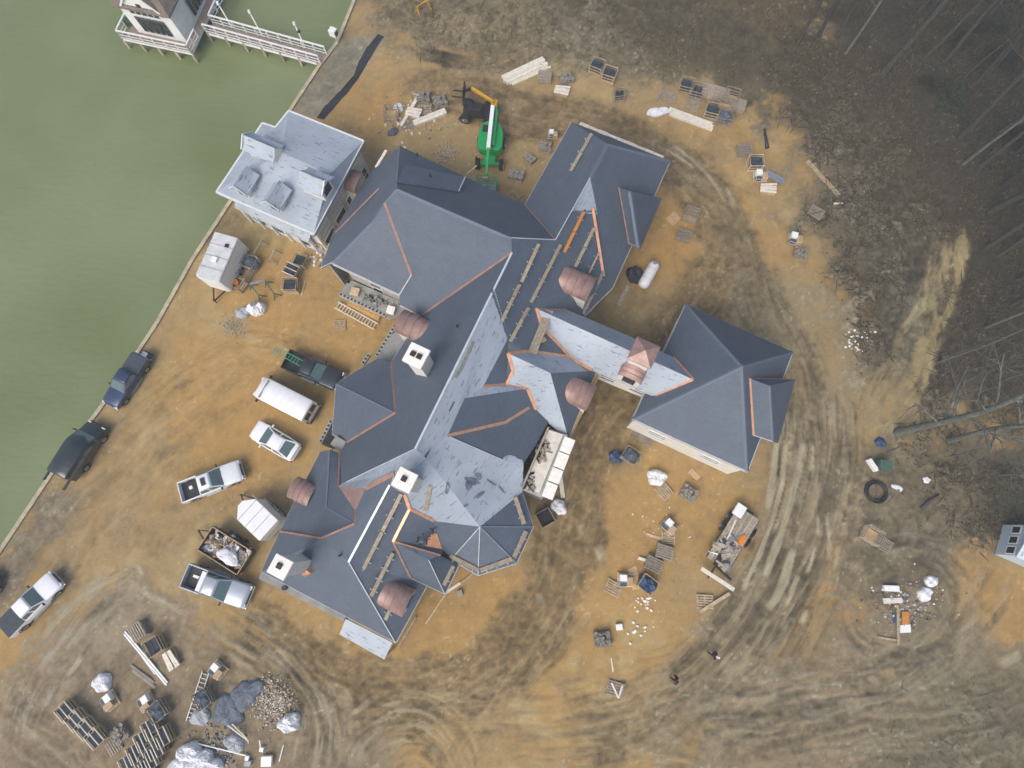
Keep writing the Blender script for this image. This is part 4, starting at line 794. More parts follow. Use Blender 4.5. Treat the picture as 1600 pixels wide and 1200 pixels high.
def van(rear, front, paint, label, H, L, z, winmat='car_glass', hood=.7, name='van', roofm=None):
    loc, rz, s = place(rear, front, L, z); r = thing(name, loc, rz, label, 'van'); hw = .99; b = MB(); h2 = L/2
    st = [(h2, .68, .5, .75), (h2-.12, .9, .4, .98), (h2-hood, .97, .34, 1.15), (h2-hood-.12, hw, .34, 1.25)]
    st += [(h2-hood-.95, hw*.97, .34, H-.12), (h2-hood-1.3, hw*.97, .34, H), (-h2+.4, hw*.97, .34, H), (-h2+.1, hw*.97, .36, H-.04), (-h2, hw*.95, .4, H-.1)]
    b.loft([sec(*q, shoulder=.16, flat=.92) for q in st], paint); b.build('body', r)
    for k in range(1, 5): MB().box((h2-hood-1.4-(L-hood-2.0)*k/5, 0, H+.03), (.06, 1.6, .03), paint).build('roof_rib', r)
    xa, xb = h2-hood-.14, h2-hood-.96
    quad(r, [(xa+.02, -.84, 1.3), (xa+.02, .84, 1.3), (xb+.02, .74, H-.15), (xb+.02, -.74, H-.15)], winmat, 'windscreen')
    for s_ in (-1, 1):
        quad(r, [(xb+.1, s_*1.0, 1.25), (xb-.85, s_*1.0, 1.25), (xb-.85, s_*.985, H-.38), (xb-.2, s_*.985, H-.38)], winmat, 'side_window')
        quad(r, [(-h2-.012, s_*.08, 1.3), (-h2-.012, s_*.74, 1.3), (-h2-.012, s_*.7, H-.32), (-h2-.012, s_*.08, H-.32)], 'plastic_black' if paint == 'paint_white' else winmat, 'rear_window')
        if paint == 'paint_green':
            for k in range(3): quad(r, [(xb-1.0-k*1.0, s_*1.0, 1.25), (xb-1.9-k*1.0, s_*1.0, 1.25), (xb-1.9-k*1.0, s_*.985, H-.4), (xb-1.0-k*1.0, s_*.985, H-.4)], winmat, 'side_window')
        MB().box((-h2-.02, s_*.88, 1.05), (.06, .14, .5), 'lamp_red').build('tail_light', r); MB().box((h2-.05, s_*.7, .84), (.14, .3, .2), 'lamp_clear').build('headlight', r, bevel=.03)
        MB().box((xa-.1, s_*1.14, 1.4), (.1, .26, .3), 'plastic_black').build('mirror', r, bevel=.03)
        for x in (h2-.95, -h2+1.15): wheel(r, x, s_*.86, .37, .25)
    MB().box((-h2-.04, 0, .52), (.16, 1.7, .18), 'plastic_black').build('rear_bumper', r, bevel=.03); MB().box((h2+.02, 0, .52), (.14, 1.8, .26), paint).build('front_bumper', r, bevel=.04)
    MB().box((-h2-.015, 0, 1.2), (.03, .03, H-.75), 'plastic_black').build('door_gap', r)
    return r
wv = van((486, 645), (398, 600), 'paint_white', 'tall white cargo van beside the black pickup', 2.45, 5.6, 1.5, hood=.6)
van((112, 736), (152, 672), 'paint_green', 'dark green passenger van parked on the seawall edge', 2.0, 4.75, .4, hood=.8)
dk = thing('parked_car', P(-26, 938, 0), heading((-60, 985), (0, 900)), 'dark car cut off by the left edge of the picture', 'car')
b = MB(); b.loft([sec(*q) for q in [(2.3, .7, .35, .7), (2.0, .86, .24, .86), (.9, .9, .22, 1.0), (-1.5, .9, .22, 1.02), (-2.3, .75, .3, .95)]], 'paint_black'); b.build('body', dk); cabin(dk, -1.8, -1.1, .3, 1.0, .98, 1.5, .8, .6, 'paint_black')
for x in (1.4, -1.4):
    for y in (-.82, .82): wheel(dk, x, y, .35, .23)
# enclosed trailers
def box_trailer(px_rear, px_front, W, H, label, z, nose=False, Lfix=None, roofm='white_plastic', wall_m='white_paint', base='white_paint'):
    a, b_ = P(*px_rear, z), P(*px_front, z); L = (b_-a).length; c = (a+b_)/2; rz = math.atan2(b_.y-a.y, b_.x-a.x)
    r = thing('cargo_trailer', (c.x, c.y, ground_z(c.x, c.y)+.02), rz, label, 'trailer'); h2 = L/2; w = W/2
    pl = [(-h2, -w), (h2-(.7 if nose else .15), -w), (h2, -w*(.25 if nose else .8)), (h2, w*(.25 if nose else .8)), (h2-(.7 if nose else .15), w), (-h2, w)]
    MB().prism(pl, .42, H, wall_m).build('body', r, bevel=.04); MB().prism([(x*.995, y*.97) for x, y in pl], H-.01, H+.05, roofm).build('roof', r, bevel=.03)
    for k in range(1, 4): x = -h2+L*k/4; MB().box((x, 0, H+.055), (.05, W*.96, .02), 'galv').build('roof_seam', r)
    for s in (-1, 1): MB().box((-.05, s*(w+.012), H-.06), (L*.86, .03, .08), 'galv').build('edge_rail', r); MB().box((-.2, s*(w+.012), .5), (L*.8, .03, .14), base).build('skirt', r)
    for x in (-.55, .25):
        for y in (-1, 1): wheel(r, x-.2, y*(w+.05), .33, .2)
    for s in (-1, 1): MB().box((-.35, s*(w+.08), .74), (1.7, .24, .05), 'galv').build('fender', r); MB().bar((h2-.2, s*w*.6, .45), (h2+1.2, 0, .45), .1, .1, 'dark_metal').build('tongue', r)
    MB().tube([(h2+1.15, 0, .0), (h2+1.15, 0, .7)], .05, 'dark_metal', 8).build('jack', r); MB().box((-h2-.015, 0, 1.3), (.03, W*.8, H-1.0), wall_m).build('ramp_door', r)
    return r
mat('dull_roof', (206, 209, 210), .7, var=.16, scale=1.5)
t1_ = box_trailer((420, 829), (375, 786), 2.1, 2.3, 'white V-nosed cargo trailer between the pickups and the house corner', 2.3, nose=True)
t2_ = box_trailer((354, 367), (323, 437), 2.25, 2.6, 'long white office trailer with weathered grey roof beside the lake', 2.6, roofm='dull_roof', base='green_box')
MB().box((.3, 0, 2.75), (.5, .5, .2), 'white_plastic').build('roof_vent', t2_, bevel=.04); MB().box((t2_.location.x*0-1.2, .5, 2.72), (.3, .3, .12), 'dark_metal').build('roof_vent', t2_)
# dump trailer with rubbish
c = (P(312, 855, 1)+P(398, 865, 1))/2; c = P(354, 860, 1.0); rz = heading((323, 838), (386, 878), 1.0)
dt = thing('dump_trailer', (c.x, c.y, ground_z(c.x, c.y)+.02), rz, 'black open dump trailer heaped with rubbish between silver pickup and V-nosed trailer', 'trailer')
for s in (-1, 1): MB().box((0, s*1.02, .95), (3.9, .06, .75), 'plastic_black').build('side_wall', dt); MB().box((0, s*1.02, 1.35), (3.96, .06, .08), 'plywood').build('top_rail', dt)
for s in (-1, 1): MB().box((s*1.95, 0, .95), (.06, 2.0, .75), 'plastic_black').build('end_wall', dt); MB().box((s*1.95, 0, 1.35), (.06, 2.1, .08), 'plywood').build('top_rail', dt)
MB().box((0, 0, .55), (3.9, 2.04, .08), 'dark_metal').build('floor', dt)
for x in (-.45, .45):
    for y in (-1, 1): wheel(dt, x, y*1.2, .36, .22)
for s in (-1, 1): MB().bar((-1.9, s*.6, .5), (-3.2, 0, .5), .1, .1, 'dark_metal').build('tongue', dt)
MB().box((1.99, -.95, .7), (.06, .2, .25), 'orange_plastic').build('marker_light', dt)
def junk(root_c, rz, ex, ey, z0, hz, n, mats, seed, lo=.15, hi=.9, flatn=.12):
    """a heap of loose scraps"""
    r_ = random.Random(seed); m_ = MB()
    for i in range(n):
        x, y = r_.uniform(-ex, ex), r_.uniform(-ey, ey); k = 1-.6*((x/ex)**2+(y/ey)**2)/2; a, l, w = r_.uniform(0, math.pi), r_.uniform(lo, hi), r_.uniform(lo*.5, hi*.35)
        cs, sn = math.cos(rz), math.sin(rz); m0 = len(m_.v)
        m_.box((0, 0, 0), (l, w, r_.uniform(.02, flatn)), r_.choice(mats)); tlt = Matrix.Rotation(a, 4, 'Z') @ Matrix.Rotation(r_.uniform(-.35, .35), 4, 'X') @ Matrix.Rotation(r_.uniform(-.35, .35), 4, 'Y')
        for q in range(m0, len(m_.v)): v = tlt @ Vector(m_.v[q]); m_.v[q] = (root_c[0]+(x+v.x)*cs-(y+v.y)*sn, root_c[1]+(x+v.x)*sn+(y+v.y)*cs, root_c[2]+z0+hz*k*r_.random()+v.z)
    return m_
jm = junk((c.x, c.y, ground_z(c.x, c.y)), rz, 1.75, .85, .66, .75, 130, ['white_bag', 'white_bag', 'white_wood', 'white_wood', 'plywood', 'yellow_wood', 'grey_bag'], 5)
tag(jm.build('rubbish_heap', None, fix=False), 'heap of mixed scraps, boards and plastic filling the dump trailer', 'rubbish', kind='stuff')
def sack(c, rx, ry, h, mt, seed, name, label, cat, rz=0, group=None, n=14, lump=.22):
    """crumpled bag or tarp-covered lump"""
    r_ = random.Random(seed); m_ = MB(); n = 26; ph = [r_.uniform(0, 6.28) for _ in range(6)]; secs = []
    rings = [(1.0, 0), (1.06, .12), (1.05, .35), (1.0, .58), (.88, .78), (.68, .9), (.42, .97), (.16, 1.0)]
    off = [lump*(.55*math.sin(2*t+ph[0])+.35*math.sin(3*t+ph[1])+.3*math.sin(5*t+ph[2]))+r_.uniform(-.03, .03) for t in [2*math.pi*k/n for k in range(n)]]
    for rr, zz in rings:
        ring = []
        for k in range(n):
            t = 2*math.pi*k/n; f = 1+off[k]*(1 if rr > .5 else .5)+r_.uniform(-.045, .045); x, y = math.cos(t)*rx*rr*f, math.sin(t)*ry*rr*f
            w_ = .16*h*math.sin(5*x/rx+ph[3])*math.sin(4*y/ry+ph[4])+r_.uniform(-.06, .06)*h
            ring.append(Vector((c[0]+x*math.cos(rz)-y*math.sin(rz), c[1]+x*math.sin(rz)+y*math.cos(rz), c[2]+max(0, h*zz+(w_ if zz > 0 else 0)))))
        secs.append(ring)
    m_.loft(secs, mt, False); o = m_.build(name); tag(o, label, cat, group); return o
def gp(u, v, dz=0.0):
    p = P(u, v, 0); return Vector((p.x, p.y, ground_z(p.x, p.y)+dz))
cs_ = Vector((c.x, c.y, 1.35)); fxx = Vector((math.cos(rz), math.sin(rz), 0))
sack((c.x+fxx.x*.3+.1, c.y+fxx.y*.3-.35, 1.25), .85, .55, .35, 'white_bag', 3, 'plastic_sheet', 'crumpled white plastic sheet lying on the rubbish in the dump trailer', 'sheet', rz)

# ---------------------------------------------------------------- boom lift
def boom_lift():
    c = P(768, 232, 0); rz = heading((762, 262), (769, 186), 2.4)     # +x towards the top of the picture
    r = thing('boom_lift', (c.x, c.y, ground_z(c.x, c.y)+.02), rz, 'green boom lift with white boom and work basket north of the mansion', 'boom lift')
    MB().box((-.9, 0, .62), (2.6, 1.1, .35), 'green_machine').build('chassis', r, bevel=.05)
    for x in (.3, -2.0):
        MB().box((x, 0, .55), (.3, 2.0, .22), 'green_machine').build('axle', r)
        for y in (-1, 1): wheel(r, x, y*1.1, .5, .36)
    tm = MB(); tm.prism([(1.6, -.75), (1.75, -.3), (1.75, .3), (1.6, .75), (.6, 1.15), (-.9, 1.15), (-1.3, .85), (-1.3, -.85), (-.9, -1.15), (.6, -1.15)], .85, 1.75, 'green_machine'); tm.build('turret', r, bevel=.1)
    for k in range(5): MB().box((1.0-.4*k, -.28, 1.76), (.22, .22, .05), 'plastic_black').build('vent', r)
    MB().box((.9, .55, 1.78), (.7, .5, .06), 'plastic_black').build('hatch', r)
    MB().bar((2.7, -.05, 2.5), (-1.6, .02, 2.35), .36, .42, 'white_plastic').build('main_boom', r, bevel=.03); MB().bar((2.75, -.42, 2.1), (-1.0, -.35, 1.95), .24, .3, 'green_machine').build('lower_boom', r, bevel=.03); MB().bar((2.7, -.4, 2.15), (2.7, -.05, 2.45), .3, .3, 'green_machine').build('knuckle', r)
    MB().bar((-1.6, .02, 2.35), (-3.8, .06, 1.6), .22, .26, 'green_machine').build('jib', r, bevel=.02)
    bk = MB()
    for zz in (.55, 1.05, 1.6):
        q = [(-3.9, -.9, zz), (-3.9, .95, zz), (-4.7, .95, zz), (-4.7, -.9, zz)]
        for a, b in zip(q, q[1:]+q[:1]): bk.bar(a, b, .05, .05, 'green_machine')
    for q in ((-3.9, -.9), (-3.9, .0), (-3.9, .95), (-4.7, .95), (-4.7, .0), (-4.7, -.9)): bk.bar(q+(.5,), q+(1.6,), .05, .05, 'green_machine')
    bo = bk.build('basket', r); MB().box((-4.3, .02, .52), (.8, 1.85, .05), 'galv').build('floor', bo); MB().box((-4.0, .2, 1.35), (.25, .5, .3), 'grey_bag').build('control_box', bo)
boom_lift()
def telehandler():
    c = P(748, 178, 0.3); rz = heading((770, 172), (733, 146), 1.5)
    r = thing('telehandler', (c.x, c.y, ground_z(c.x, c.y)+.02), R(172), 'yellow telehandler with black cab and forks, north of the boom lift', 'telehandler')
    MB().box((0, 0, .75), (2.9, 1.3, .5), 'plastic_black').build('chassis', r, bevel=.08)
    for x in (-1.15, 1.15):
        for y in (-.85, .85): wheel(r, x, y, .52, .36)
    MB().box((.1, .55, 1.5), (1.3, .8, 1.2), 'plastic_black').build('cab', r, bevel=.1); MB().box((.1, .55, 2.13), (1.0, .6, .06), 'dark_metal').build('cab_roof', r)
    for k in range(3): MB().box((.1+.35*(k-1), .55, 2.18), (.06, .7, .05), 'plastic_black').build('roof_bar', r)
    MB().box((-.9, .45, 1.15), (.9, .9, .5), 'dark_metal').build('engine_cover', r, bevel=.08); MB().box((.9, -.35, 1.2), (.8, .5, .35), 'dark_metal').build('bonnet', r, bevel=.05); MB().box((-1.5, -.5, 1.2), (.6, .7, .7), 'yellow_machine').build('counterweight', r, bevel=.06)
    a, b = Vector((-1.5, -.35, 1.75)), Vector((.85, -1.75, 1.6)); MB().bar(a, b, .22, .34, 'yellow_machine').build('boom', r, bevel=.03); MB().bar(b, b+Vector((.55, .05, -.3)), .2, .25, 'plastic_black').build('boom_head', r)
    f = MB(); o = b+Vector((.75, .05, -.35))
    for k in range(5): f.bar(o+Vector((0, -.6+.3*k, -.7)), o+Vector((0, -.6+.3*k, .5)), .07, .07, 'plastic_black')
    for zz in (-.6, 0, .5): f.bar(o+Vector((0, -.65, zz)), o+Vector((0, .65, zz)), .09, .09, 'plastic_black')
    f.build('fork_carriage', r)
    for s in (-.35, .35): MB().box((o.x+.6, o.y+s, .7), (1.2, .13, .06), 'plastic_black').build('fork', r)
telehandler()
# flatbed trailer with scrap, right of the house
def flatbed():
    q = [P(u, v, .8) for u, v in ((1153, 792), (1188, 811), (1136, 895), (1107, 868))]; c = sum(q, Vector())/4; d = (q[0]+q[1])/2-(q[2]+q[3])/2; rz = math.atan2(d.y, d.x); L = d.length; W_ = ((q[0]-q[1]).length+(q[2]-q[3]).length)/2
    r = thing('flatbed_trailer', (c.x, c.y, ground_z(c.x, c.y)+.02), rz, 'weathered flatbed trailer loaded with boards east of the rutted drive', 'trailer')
    n = 9
    for k in range(n): MB().box((0, (k+.5-n/2)*W_/n, .72), (L, W_/n-.02, .06), 'old_wood').build('deck_board', r)
    for s in (-1, 1): MB().box((0, s*W_*.5, .66), (L, .08, .16), 'dark_metal').build('side_rail', r)
    for x in (-.4, .5):
        for y in (-1, 1): wheel(r, x+.8, y*(W_*.5+.16), .36, .22)
    MB().bar((-L/2, 0, .6), (-L/2-1.3, 0, .5), .12, .12, 'dark_metal').build('tongue', r); MB().box((L*.5+.1, .3, .5), (.3, W_*.7, .3), 'dark_metal').build('ramp', r)
    return r, c, rz, L, W_
fb_, fc, frz, fL, fW = flatbed(); fd = Vector((math.cos(frz), math.sin(frz), 0)); fn = Vector((-fd.y, fd.x, 0)); fz = fb_.location.z+.76
tag(MB().box((fc.x+fd.x*fL*.44+fn.x*.75, fc.y+fd.y*fL*.44+fn.y*.75, fz+.12), (1.0, .8, .2), 'white_plastic', frz).build('white_box', bevel=.03), 'white flat box on the upper end of the flatbed trailer', 'box')
tag(MB().loft([[Vector((fc.x, fc.y, fz))-fn*.6+fd*(k*.9-.2)+fn*a*w+Vector((0, 0, b)) for a, b in ((-.22, .01), (.22, .01), (.2, .14), (-.2, .14))] for k, w in ((0, .6), (.25, 1), (.8, 1), (1, .5))], 'orange_plastic', False).build('road_barrier'), 'bright orange plastic bin lid lying on the flatbed trailer', 'lid')
for i, (a, b, mt, w, lb) in enumerate((((1124, 842), (1136, 884), 'galv', .22, 'grey steel channel lying slanted on the flatbed trailer'), ((1128, 860), (1150, 812), 'white_wood', .12, 'pale strip of timber along the flatbed trailer'), ((1113, 862), (1134, 830), 'old_wood', .35, 'weathered board at the left side of the flatbed trailer'))):
    p, q = P(*a, .82), P(*b, .82); p.z = q.z = fz+.05; tag(MB().bar(p, q, w, .06, mt).build('board'), lb, 'board')
tag(junk((fc.x-fd.x*1.2-fn.x*.1, fc.y-fd.y*1.2-fn.y*.1, fz), frz, 1.1, .9, .03, .12, 26, ['old_wood', 'old_wood', 'stone', 'galv', 'dark_metal'], 11, .2, 1.2, .06).build('scrap_pile', fix=False), 'loose grey scrap piled on the lower half of the flatbed trailer', 'scrap', kind='stuff')
# ================================================================ BUILDING MATERIALS ON THE GROUND
def px_m(u, v): return F/((P(u, v, 0)-Vector((0, 0, CAMH))).length)      # rough photo pixels per metre
def pallet_mesh(w=1.15, l=1.0, n=6, mt='wood'):
    m_ = MB()
    for k in range(n): m_.box((0, (k+.5-n/2)*l/n, .135), (w, l/n*.56, .025), mt)
    for x in (-.46, 0, .46): m_.box((x*w, 0, .075), (.06, l, .09), mt)
    for y in (-.42, 0, .42): m_.box((0, y*l, .015), (w, .1, .022), mt)
    return m_
def crate_frame(w=1.15, l=1.05, h=.8, mt='wood'):
    m_ = pallet_mesh(w, l, 6, mt)
    for x in (-1, 1):
        for y in (-1, 1): m_.box((x*(w/2-.04), y*(l/2-.04), .15+h/2), (.07, .07, h), mt)
    for z in (.3, .58, .15+h-.04):
        for y in (-1, 1): m_.box((0, y*(l/2), z), (w+.02, .025, .09), mt)
        for x in (-1, 1): m_.box((x*(w/2), 0, z), (.025, l+.02, .09), mt)
    return m_
def slates(w, l, h, fill, seed, mt='slate', rows=2):
    r_ = random.Random(seed); m_ = MB(); n = 16
    for rrow in range(rows):
        for k in range(n):
            if r_.random() > fill: continue
            y = (rrow+.5-rows/2)*l/rows; m_.box(((k+.5-n/2)*w/n, y, .16+h*.5*(.85+.15*r_.random())), (w/n*.72, l/rows*.9, h*(.85+.15*r_.random())), mt)
    return m_
proto = {}
def _get(kind):
    if kind in proto: return proto[kind]
    if kind == 'pallet': q = [('deck', pallet_mesh().build('deck').data)]
    elif kind == 'oldpallet': q = [('deck', pallet_mesh(mt='old_wood').build('deck').data)]
    elif kind == 'stack':
        m_ = MB(); r_ = random.Random(3)
        for i in range(4):
            s_ = pallet_mesh(mt='old_wood'); o = len(m_.v); m_.add([(x+r_.uniform(-.05, .05)*0+.03*math.sin(i*2.1), y+.03*math.cos(i*3.3), z+i*.15) for x, y, z in s_.v], s_.f, 'old_wood')
        q = [('pallet_layers', m_.build('pallet_layers').data)]
    elif kind == 'crate': q = [('frame', crate_frame().build('frame').data), ('slate_stack', slates(1.0, .9, .62, .93, 1).build('slate_stack').data)]
    elif kind == 'oldcrate': q = [('frame', crate_frame(mt='old_wood').build('frame').data), ('slate_stack', slates(1.0, .9, .5, .7, 2).build('slate_stack').data)]
    elif kind == 'emptycrate': q = [('frame', crate_frame(mt='old_wood').build('frame').data), ('deck_panel', MB().box((0, 0, .165), (1.0, .9, .03), 'plywood').build('deck_panel').data)]
    elif kind == 'rowcrate':
        q = [('frame', crate_frame(1.15, .95, .7, 'wood').build('frame').data), ('slate_stack', slates(1.05, .85, .62, 1.0, 3, rows=1).build('slate_stack').data)]
        m_ = MB()
        for y in (-.44, 0, .44): m_.box((0, y, .87), (1.12, .05, .04), 'white_wood')
        q.append(('top_slats', m_.build('top_slats').data))
    elif kind == 'stones':
        r_ = random.Random(9); m_ = MB()
        for i in range(90):
            x, y = r_.uniform(-.5, .5), r_.uniform(-.45, .45); m_.box((x, y, .2+.35*r_.random()*(1-abs(x))), (r_.uniform(.1, .3), r_.uniform(.08, .2), r_.uniform(.06, .14)), 'stone', r_.uniform(0, 3))
        q = [('deck', pallet_mesh(mt='old_wood').build('deck').data), ('stone_load', m_.build('stone_load', fix=False).data)]
    elif kind == 'blocks':
        m_ = MB()
        for i in range(3):
            for j in range(2):
                for k in range(2): m_.box((-.42+.42*i, -.22+.44*j, .27+.2*k), (.39, .4, .19), 'stone')
        q = [('deck', pallet_mesh(mt='old_wood').build('deck').data), ('block_stack', m_.build('block_stack', bevel=.012).data)]
    elif kind == 'tarpcrate':
        q = [('frame', crate_frame(mt='old_wood').build('frame').data)]; o = sack((0, 0, .17), .55, .5, .75, 'dark_tarp', 4, 'x', 'x', 'x'); q.append(('tarp', o.data)); bpy.data.objects.remove(o)
    elif kind == 'bluecrate':
        q = [('frame', crate_frame(mt='wood').build('frame').data)]; o = sack((0, 0, .17), .6, .55, .6, 'blue_tarp', 8, 'x', 'x', 'x'); q.append(('tarp', o.data)); bpy.data.objects.remove(o)
    elif kind == 'boxcrate':
        m_ = MB(); m_.box((-.2, .15, .4), (.5, .45, .45), 'white_plastic'); m_.box((.28, -.1, .34), (.4, .6, .36), 'plywood', .1); m_.box((-.2, -.3, .3), (.45, .3, .28), 'slate')
        q = [('frame', pallet_mesh().build('frame').data), ('boxes', m_.build('boxes', bevel=.015).data)]
    elif kind == 'whiteload':
        m_ = MB()
        for i in range(4): m_.box((0, -.3+.2*i, .25+.07*(i % 2)), (1.3, .16, .12), 'white_wood', .05*i)
        q = [('frame', pallet_mesh().build('frame').data), ('boards', m_.build('boards').data)]
    for o in [o for o in COL.objects if o.data and any(o.data == d for _, d in q)]: bpy.data.objects.remove(o)
    proto[kind] = q; return q
OBN = dict(pallet='pallet', oldpallet='pallet', stack='pallet_stack', crate='slate_crate', oldcrate='slate_crate', emptycrate='wooden_crate', rowcrate='slate_crate', stones='stone_pallet', blocks='block_pallet', tarpcrate='covered_crate', bluecrate='covered_crate', boxcrate='box_pallet', whiteload='board_pallet')
def put(kind, u, v, deg, label, group=None, s=1.0, z=0.0):
    p = gp(u, v, .015+z); cat = OBN[kind].split('_')[-1]; cat = {'stack': 'pallets'}.get(cat, cat)
    r = thing(OBN[kind], p, ANG_A+R(deg), label, cat, group); s *= 1.12; r.scale = (s, s, s)
    for nm, me in _get(kind): link(nm, me, r)
    return r
# by the lakeside house and office trailer
put('tarpcrate', 396, 415, 5, 'crate under a dark tarp right of the office trailer'); put('emptycrate', 384, 431, 0, 'open timber crate between the tarp-covered crate and the bucket crate'); put('emptycrate', 377, 446, -4, 'open crate holding an orange bucket beside the office trailer')
p = gp(373, 445, .22); tag(MB().tube([p, p+Vector((0, 0, .55))], [.2, .26], 'orange_plastic', 12).build('bucket'), 'orange bucket standing in the lowest crate beside the office trailer', 'bucket')
put('crate', 473, 412, 8, 'slate crate nearest the lakeside house wall', s=.9); put('rowcrate', 460, 427, 0, 'middle slate crate of three in front of the lakeside house'); put('crate', 458, 450, 25, 'lowest slate crate of three in front of the lakeside house')
# north side
put('emptycrate', 613, 182, 20, 'white-edged open crate in the timber jumble left of the telehandler'); put('oldpallet', 637, 194, 30, 'broken pallet under the crossed beams left of the telehandler'); put('whiteload', 647, 178, 5, 'pallet of white boards between the crossed beams'); put('oldpallet', 664, 171, 24, 'bare brown pallet right of the crossed beams')
put('stones', 662, 154, 18, 'pallet of grey rubble stone at the upper end of the crossed beams'); put('stones', 688, 160, 40, 'pallet of grey stone left of the telehandler forks')
put('stack', 851, 124, 20, 'tall pallet stack at the end of the white lumber pile'); put('stones', 885, 125, 45, 'grey stone pallet right of the white lumber pile'); put('whiteload', 878, 143, 10, 'small pallet of white boards below the grey stone pallet')
put('crate', 932, 110, 0, 'left one of two slate crates standing alone at the top of the yard'); put('crate', 951, 122, 4, 'right one of two slate crates standing alone at the top of the yard'); put('oldcrate', 966, 152, 30, 'half-emptied slate crate below the two lone crates', s=.8)
put('blocks', 807, 276, 12, 'pallet of grey blocks right of the boom lift basket'); put('blocks', 828, 250, -20, 'narrow stack of blocks left of the north-east roof', s=.75); put('stones', 852, 232, 15, 'stone pallet beside the north-east roof edge', s=.9); put('boxcrate', 864, 211, 20, 'small pallet with a covered bucket above the stone pallets by the roof edge', s=.75)
put('oldpallet', 1045, 152, 10, 'loose pallets leaning left of the crate cluster', s=1.0); put('crate', 1071, 139, 8, 'dark slate crate at the upper left corner of the crate cluster'); put('oldcrate', 1087, 147, 8, 'pale-topped slate crate second from the left in the crate cluster')
put('stack', 1107, 146, 6, 'tall weathered pallet stack at the top of the crate cluster', s=1.1); put('stack', 1125, 151, 6, 'weathered pallet stack right of the tallest one in the crate cluster', s=1.1); put('emptycrate', 1140, 157, 6, 'empty grey crate near the right end of the crate cluster', s=1.05); put('stack', 1152, 168, 6, 'pallet stack at the right end of the crate cluster')
put('oldpallet', 1081, 165, 5, 'flat pallets in the middle gap of the crate cluster'); put('crate', 1110, 180, 8, 'slate crate beside the right end of the white beams'); put('tarpcrate', 1129, 189, 14, 'slate heap under a torn tarp at the right end of the white beams'); put('emptycrate', 1131, 171, 6, 'empty crate between the slate crate and the rightmost pallet stack')
# east side
put('stack', 1161, 238, 30, 'grey pallet stack above the crates on the east bank'); put('crate', 1177, 260, 25, 'slate crate on the east bank above the metal sheets'); put('boxcrate', 1187, 277, 22, 'pallet of mixed boxes left of the metal sheets'); put('whiteload', 1199, 296, 18, 'greenish pallet below the metal sheets')
put('oldpallet', 1275, 332, -10, 'lone grey pallet on the dark bank below the long beam'); put('boxcrate', 1241, 375, 10, 'pallet of wrapped bags on the orange bank'); put('stones', 1250, 397, 10, 'pallet of grey stone below the wrapped bags on the orange bank', s=.9)
put('emptycrate', 1077, 341, 3, 'timber crate with rusty bottom beside the plywood square'); put('stack', 1067, 371, 3, 'pallet stack below the crate near the plywood square', s=.95); put('stack', 1080, 333, 3, 'short pallet stack behind the crate near the plywood square', s=.8)
# south-east
put('tarpcrate', 984, 713, -8, 'shingle pallet under a tarp at the garage corner'); put('pallet', 1037, 767, -25, 'slatted pallet below the white sack near the garage'); put('stones', 1076, 772, -8, 'grey stone pallet standing alone south of the garage')
put('boxcrate', 1045, 822, -20, 'pallet of white boxes over a blue sheet'); put('pallet', 1044, 841, 20, 'tilted pallet just below the white box pallet', s=.85); put('stack', 1037, 862, 8, 'pale pallet stack in the middle of the material row'); put('stack', 1020, 881, 0, 'grey pallet stack below the pale one in the material row')
put('boxcrate', 977, 906, 22, 'pallet of white boxes left of the plywood sheets'); put('bluecrate', 1010, 912, -12, 'crate under a bright blue tarp at the lower end of the material row'); put('pallet', 958, 919, -2, 'clean slatted pallet at the lower left end of the material row'); put('pallet', 1101, 940, 23, 'reddish pallet below the flatbed trailer')
put('stones', 941, 998, 28, 'stone pallet alone on the open ground south-east of the tower'); put('oldpallet', 961, 1076, 10, 'grey covered pallet with two boards laid in a V near the bottom edge')
# far right
put('emptycrate', 1357, 836, -8, 'timber crate on the mud below the pipe coil'); put('oldpallet', 1381, 850, -10, 'broken pallet with loose slats right of the crate on the mud')
# lower left
put('stack', 221, 985, -28, 'grey pallet stack right of the upper end of the white pipes'); put('crate', 249, 1007, -30, 'slate crate right of the white pipes'); put('whiteload', 270, 1030, -32, 'board pallet right of the middle of the white pipes')
put('boxcrate', 174, 1094, -25, 'pallet with a red tub below the white sack'); put('boxcrate', 232, 1096, -28, 'pallet of pale boxes left of the grey shrink-wrapped pallet'); put('tarpcrate', 254, 1107, -25, 'grey shrink-wrapped pallet above the double row of slate crates'); put('stones', 191, 1146, -25, 'stone pallet at the lower end of the four-crate row'); put('oldpallet', 177, 1164, -25, 'weathered pallet below the four-crate row')
for i, (u, v) in enumerate(((114, 1108), (129, 1121), (144, 1134), (159, 1148))): put('rowcrate', u, v, -16, ['uppermost', 'second', 'third', 'lowest'][i]+' slate crate of the single row at the lower left', 'slate crates in rows at the lower left', s=1.0)
for i, (u, v) in enumerate(((244, 1134), (233, 1152), (222, 1171), (210, 1189))): put('rowcrate', u, v, 149-180, ['uppermost', 'second', 'third', 'lowest'][i]+' slate crate in the left column of the double row', 'slate crates in rows at the lower left')
for i, (u, v) in enumerate(((261, 1147), (251, 1165), (241, 1183), (232, 1200))): put('rowcrate', u, v, 149-180, ['uppermost', 'second', 'third', 'lowest'][i]+' slate crate in the right column of the double row', 'slate crates in rows at the lower left')
put('boxcrate', 342, 1046, -12, 'open crate of offcuts at the upper end of the metal ladder'); put('tarpcrate', 324, 1088, -30, 'dark covered crate right of the metal ladder'); put('pallet', 531, 508, 28, 'small red-brown pallet below the timber ladder', s=.85)
for k, (u, v, dg, sz) in enumerate(((1000, 678, 0, 1.0), (1010, 685, 0, 1.0))): put('oldpallet', u, v, dg, ['left', 'right'][k]+' weathered pallet leaning low by the garage wall', s=sz)
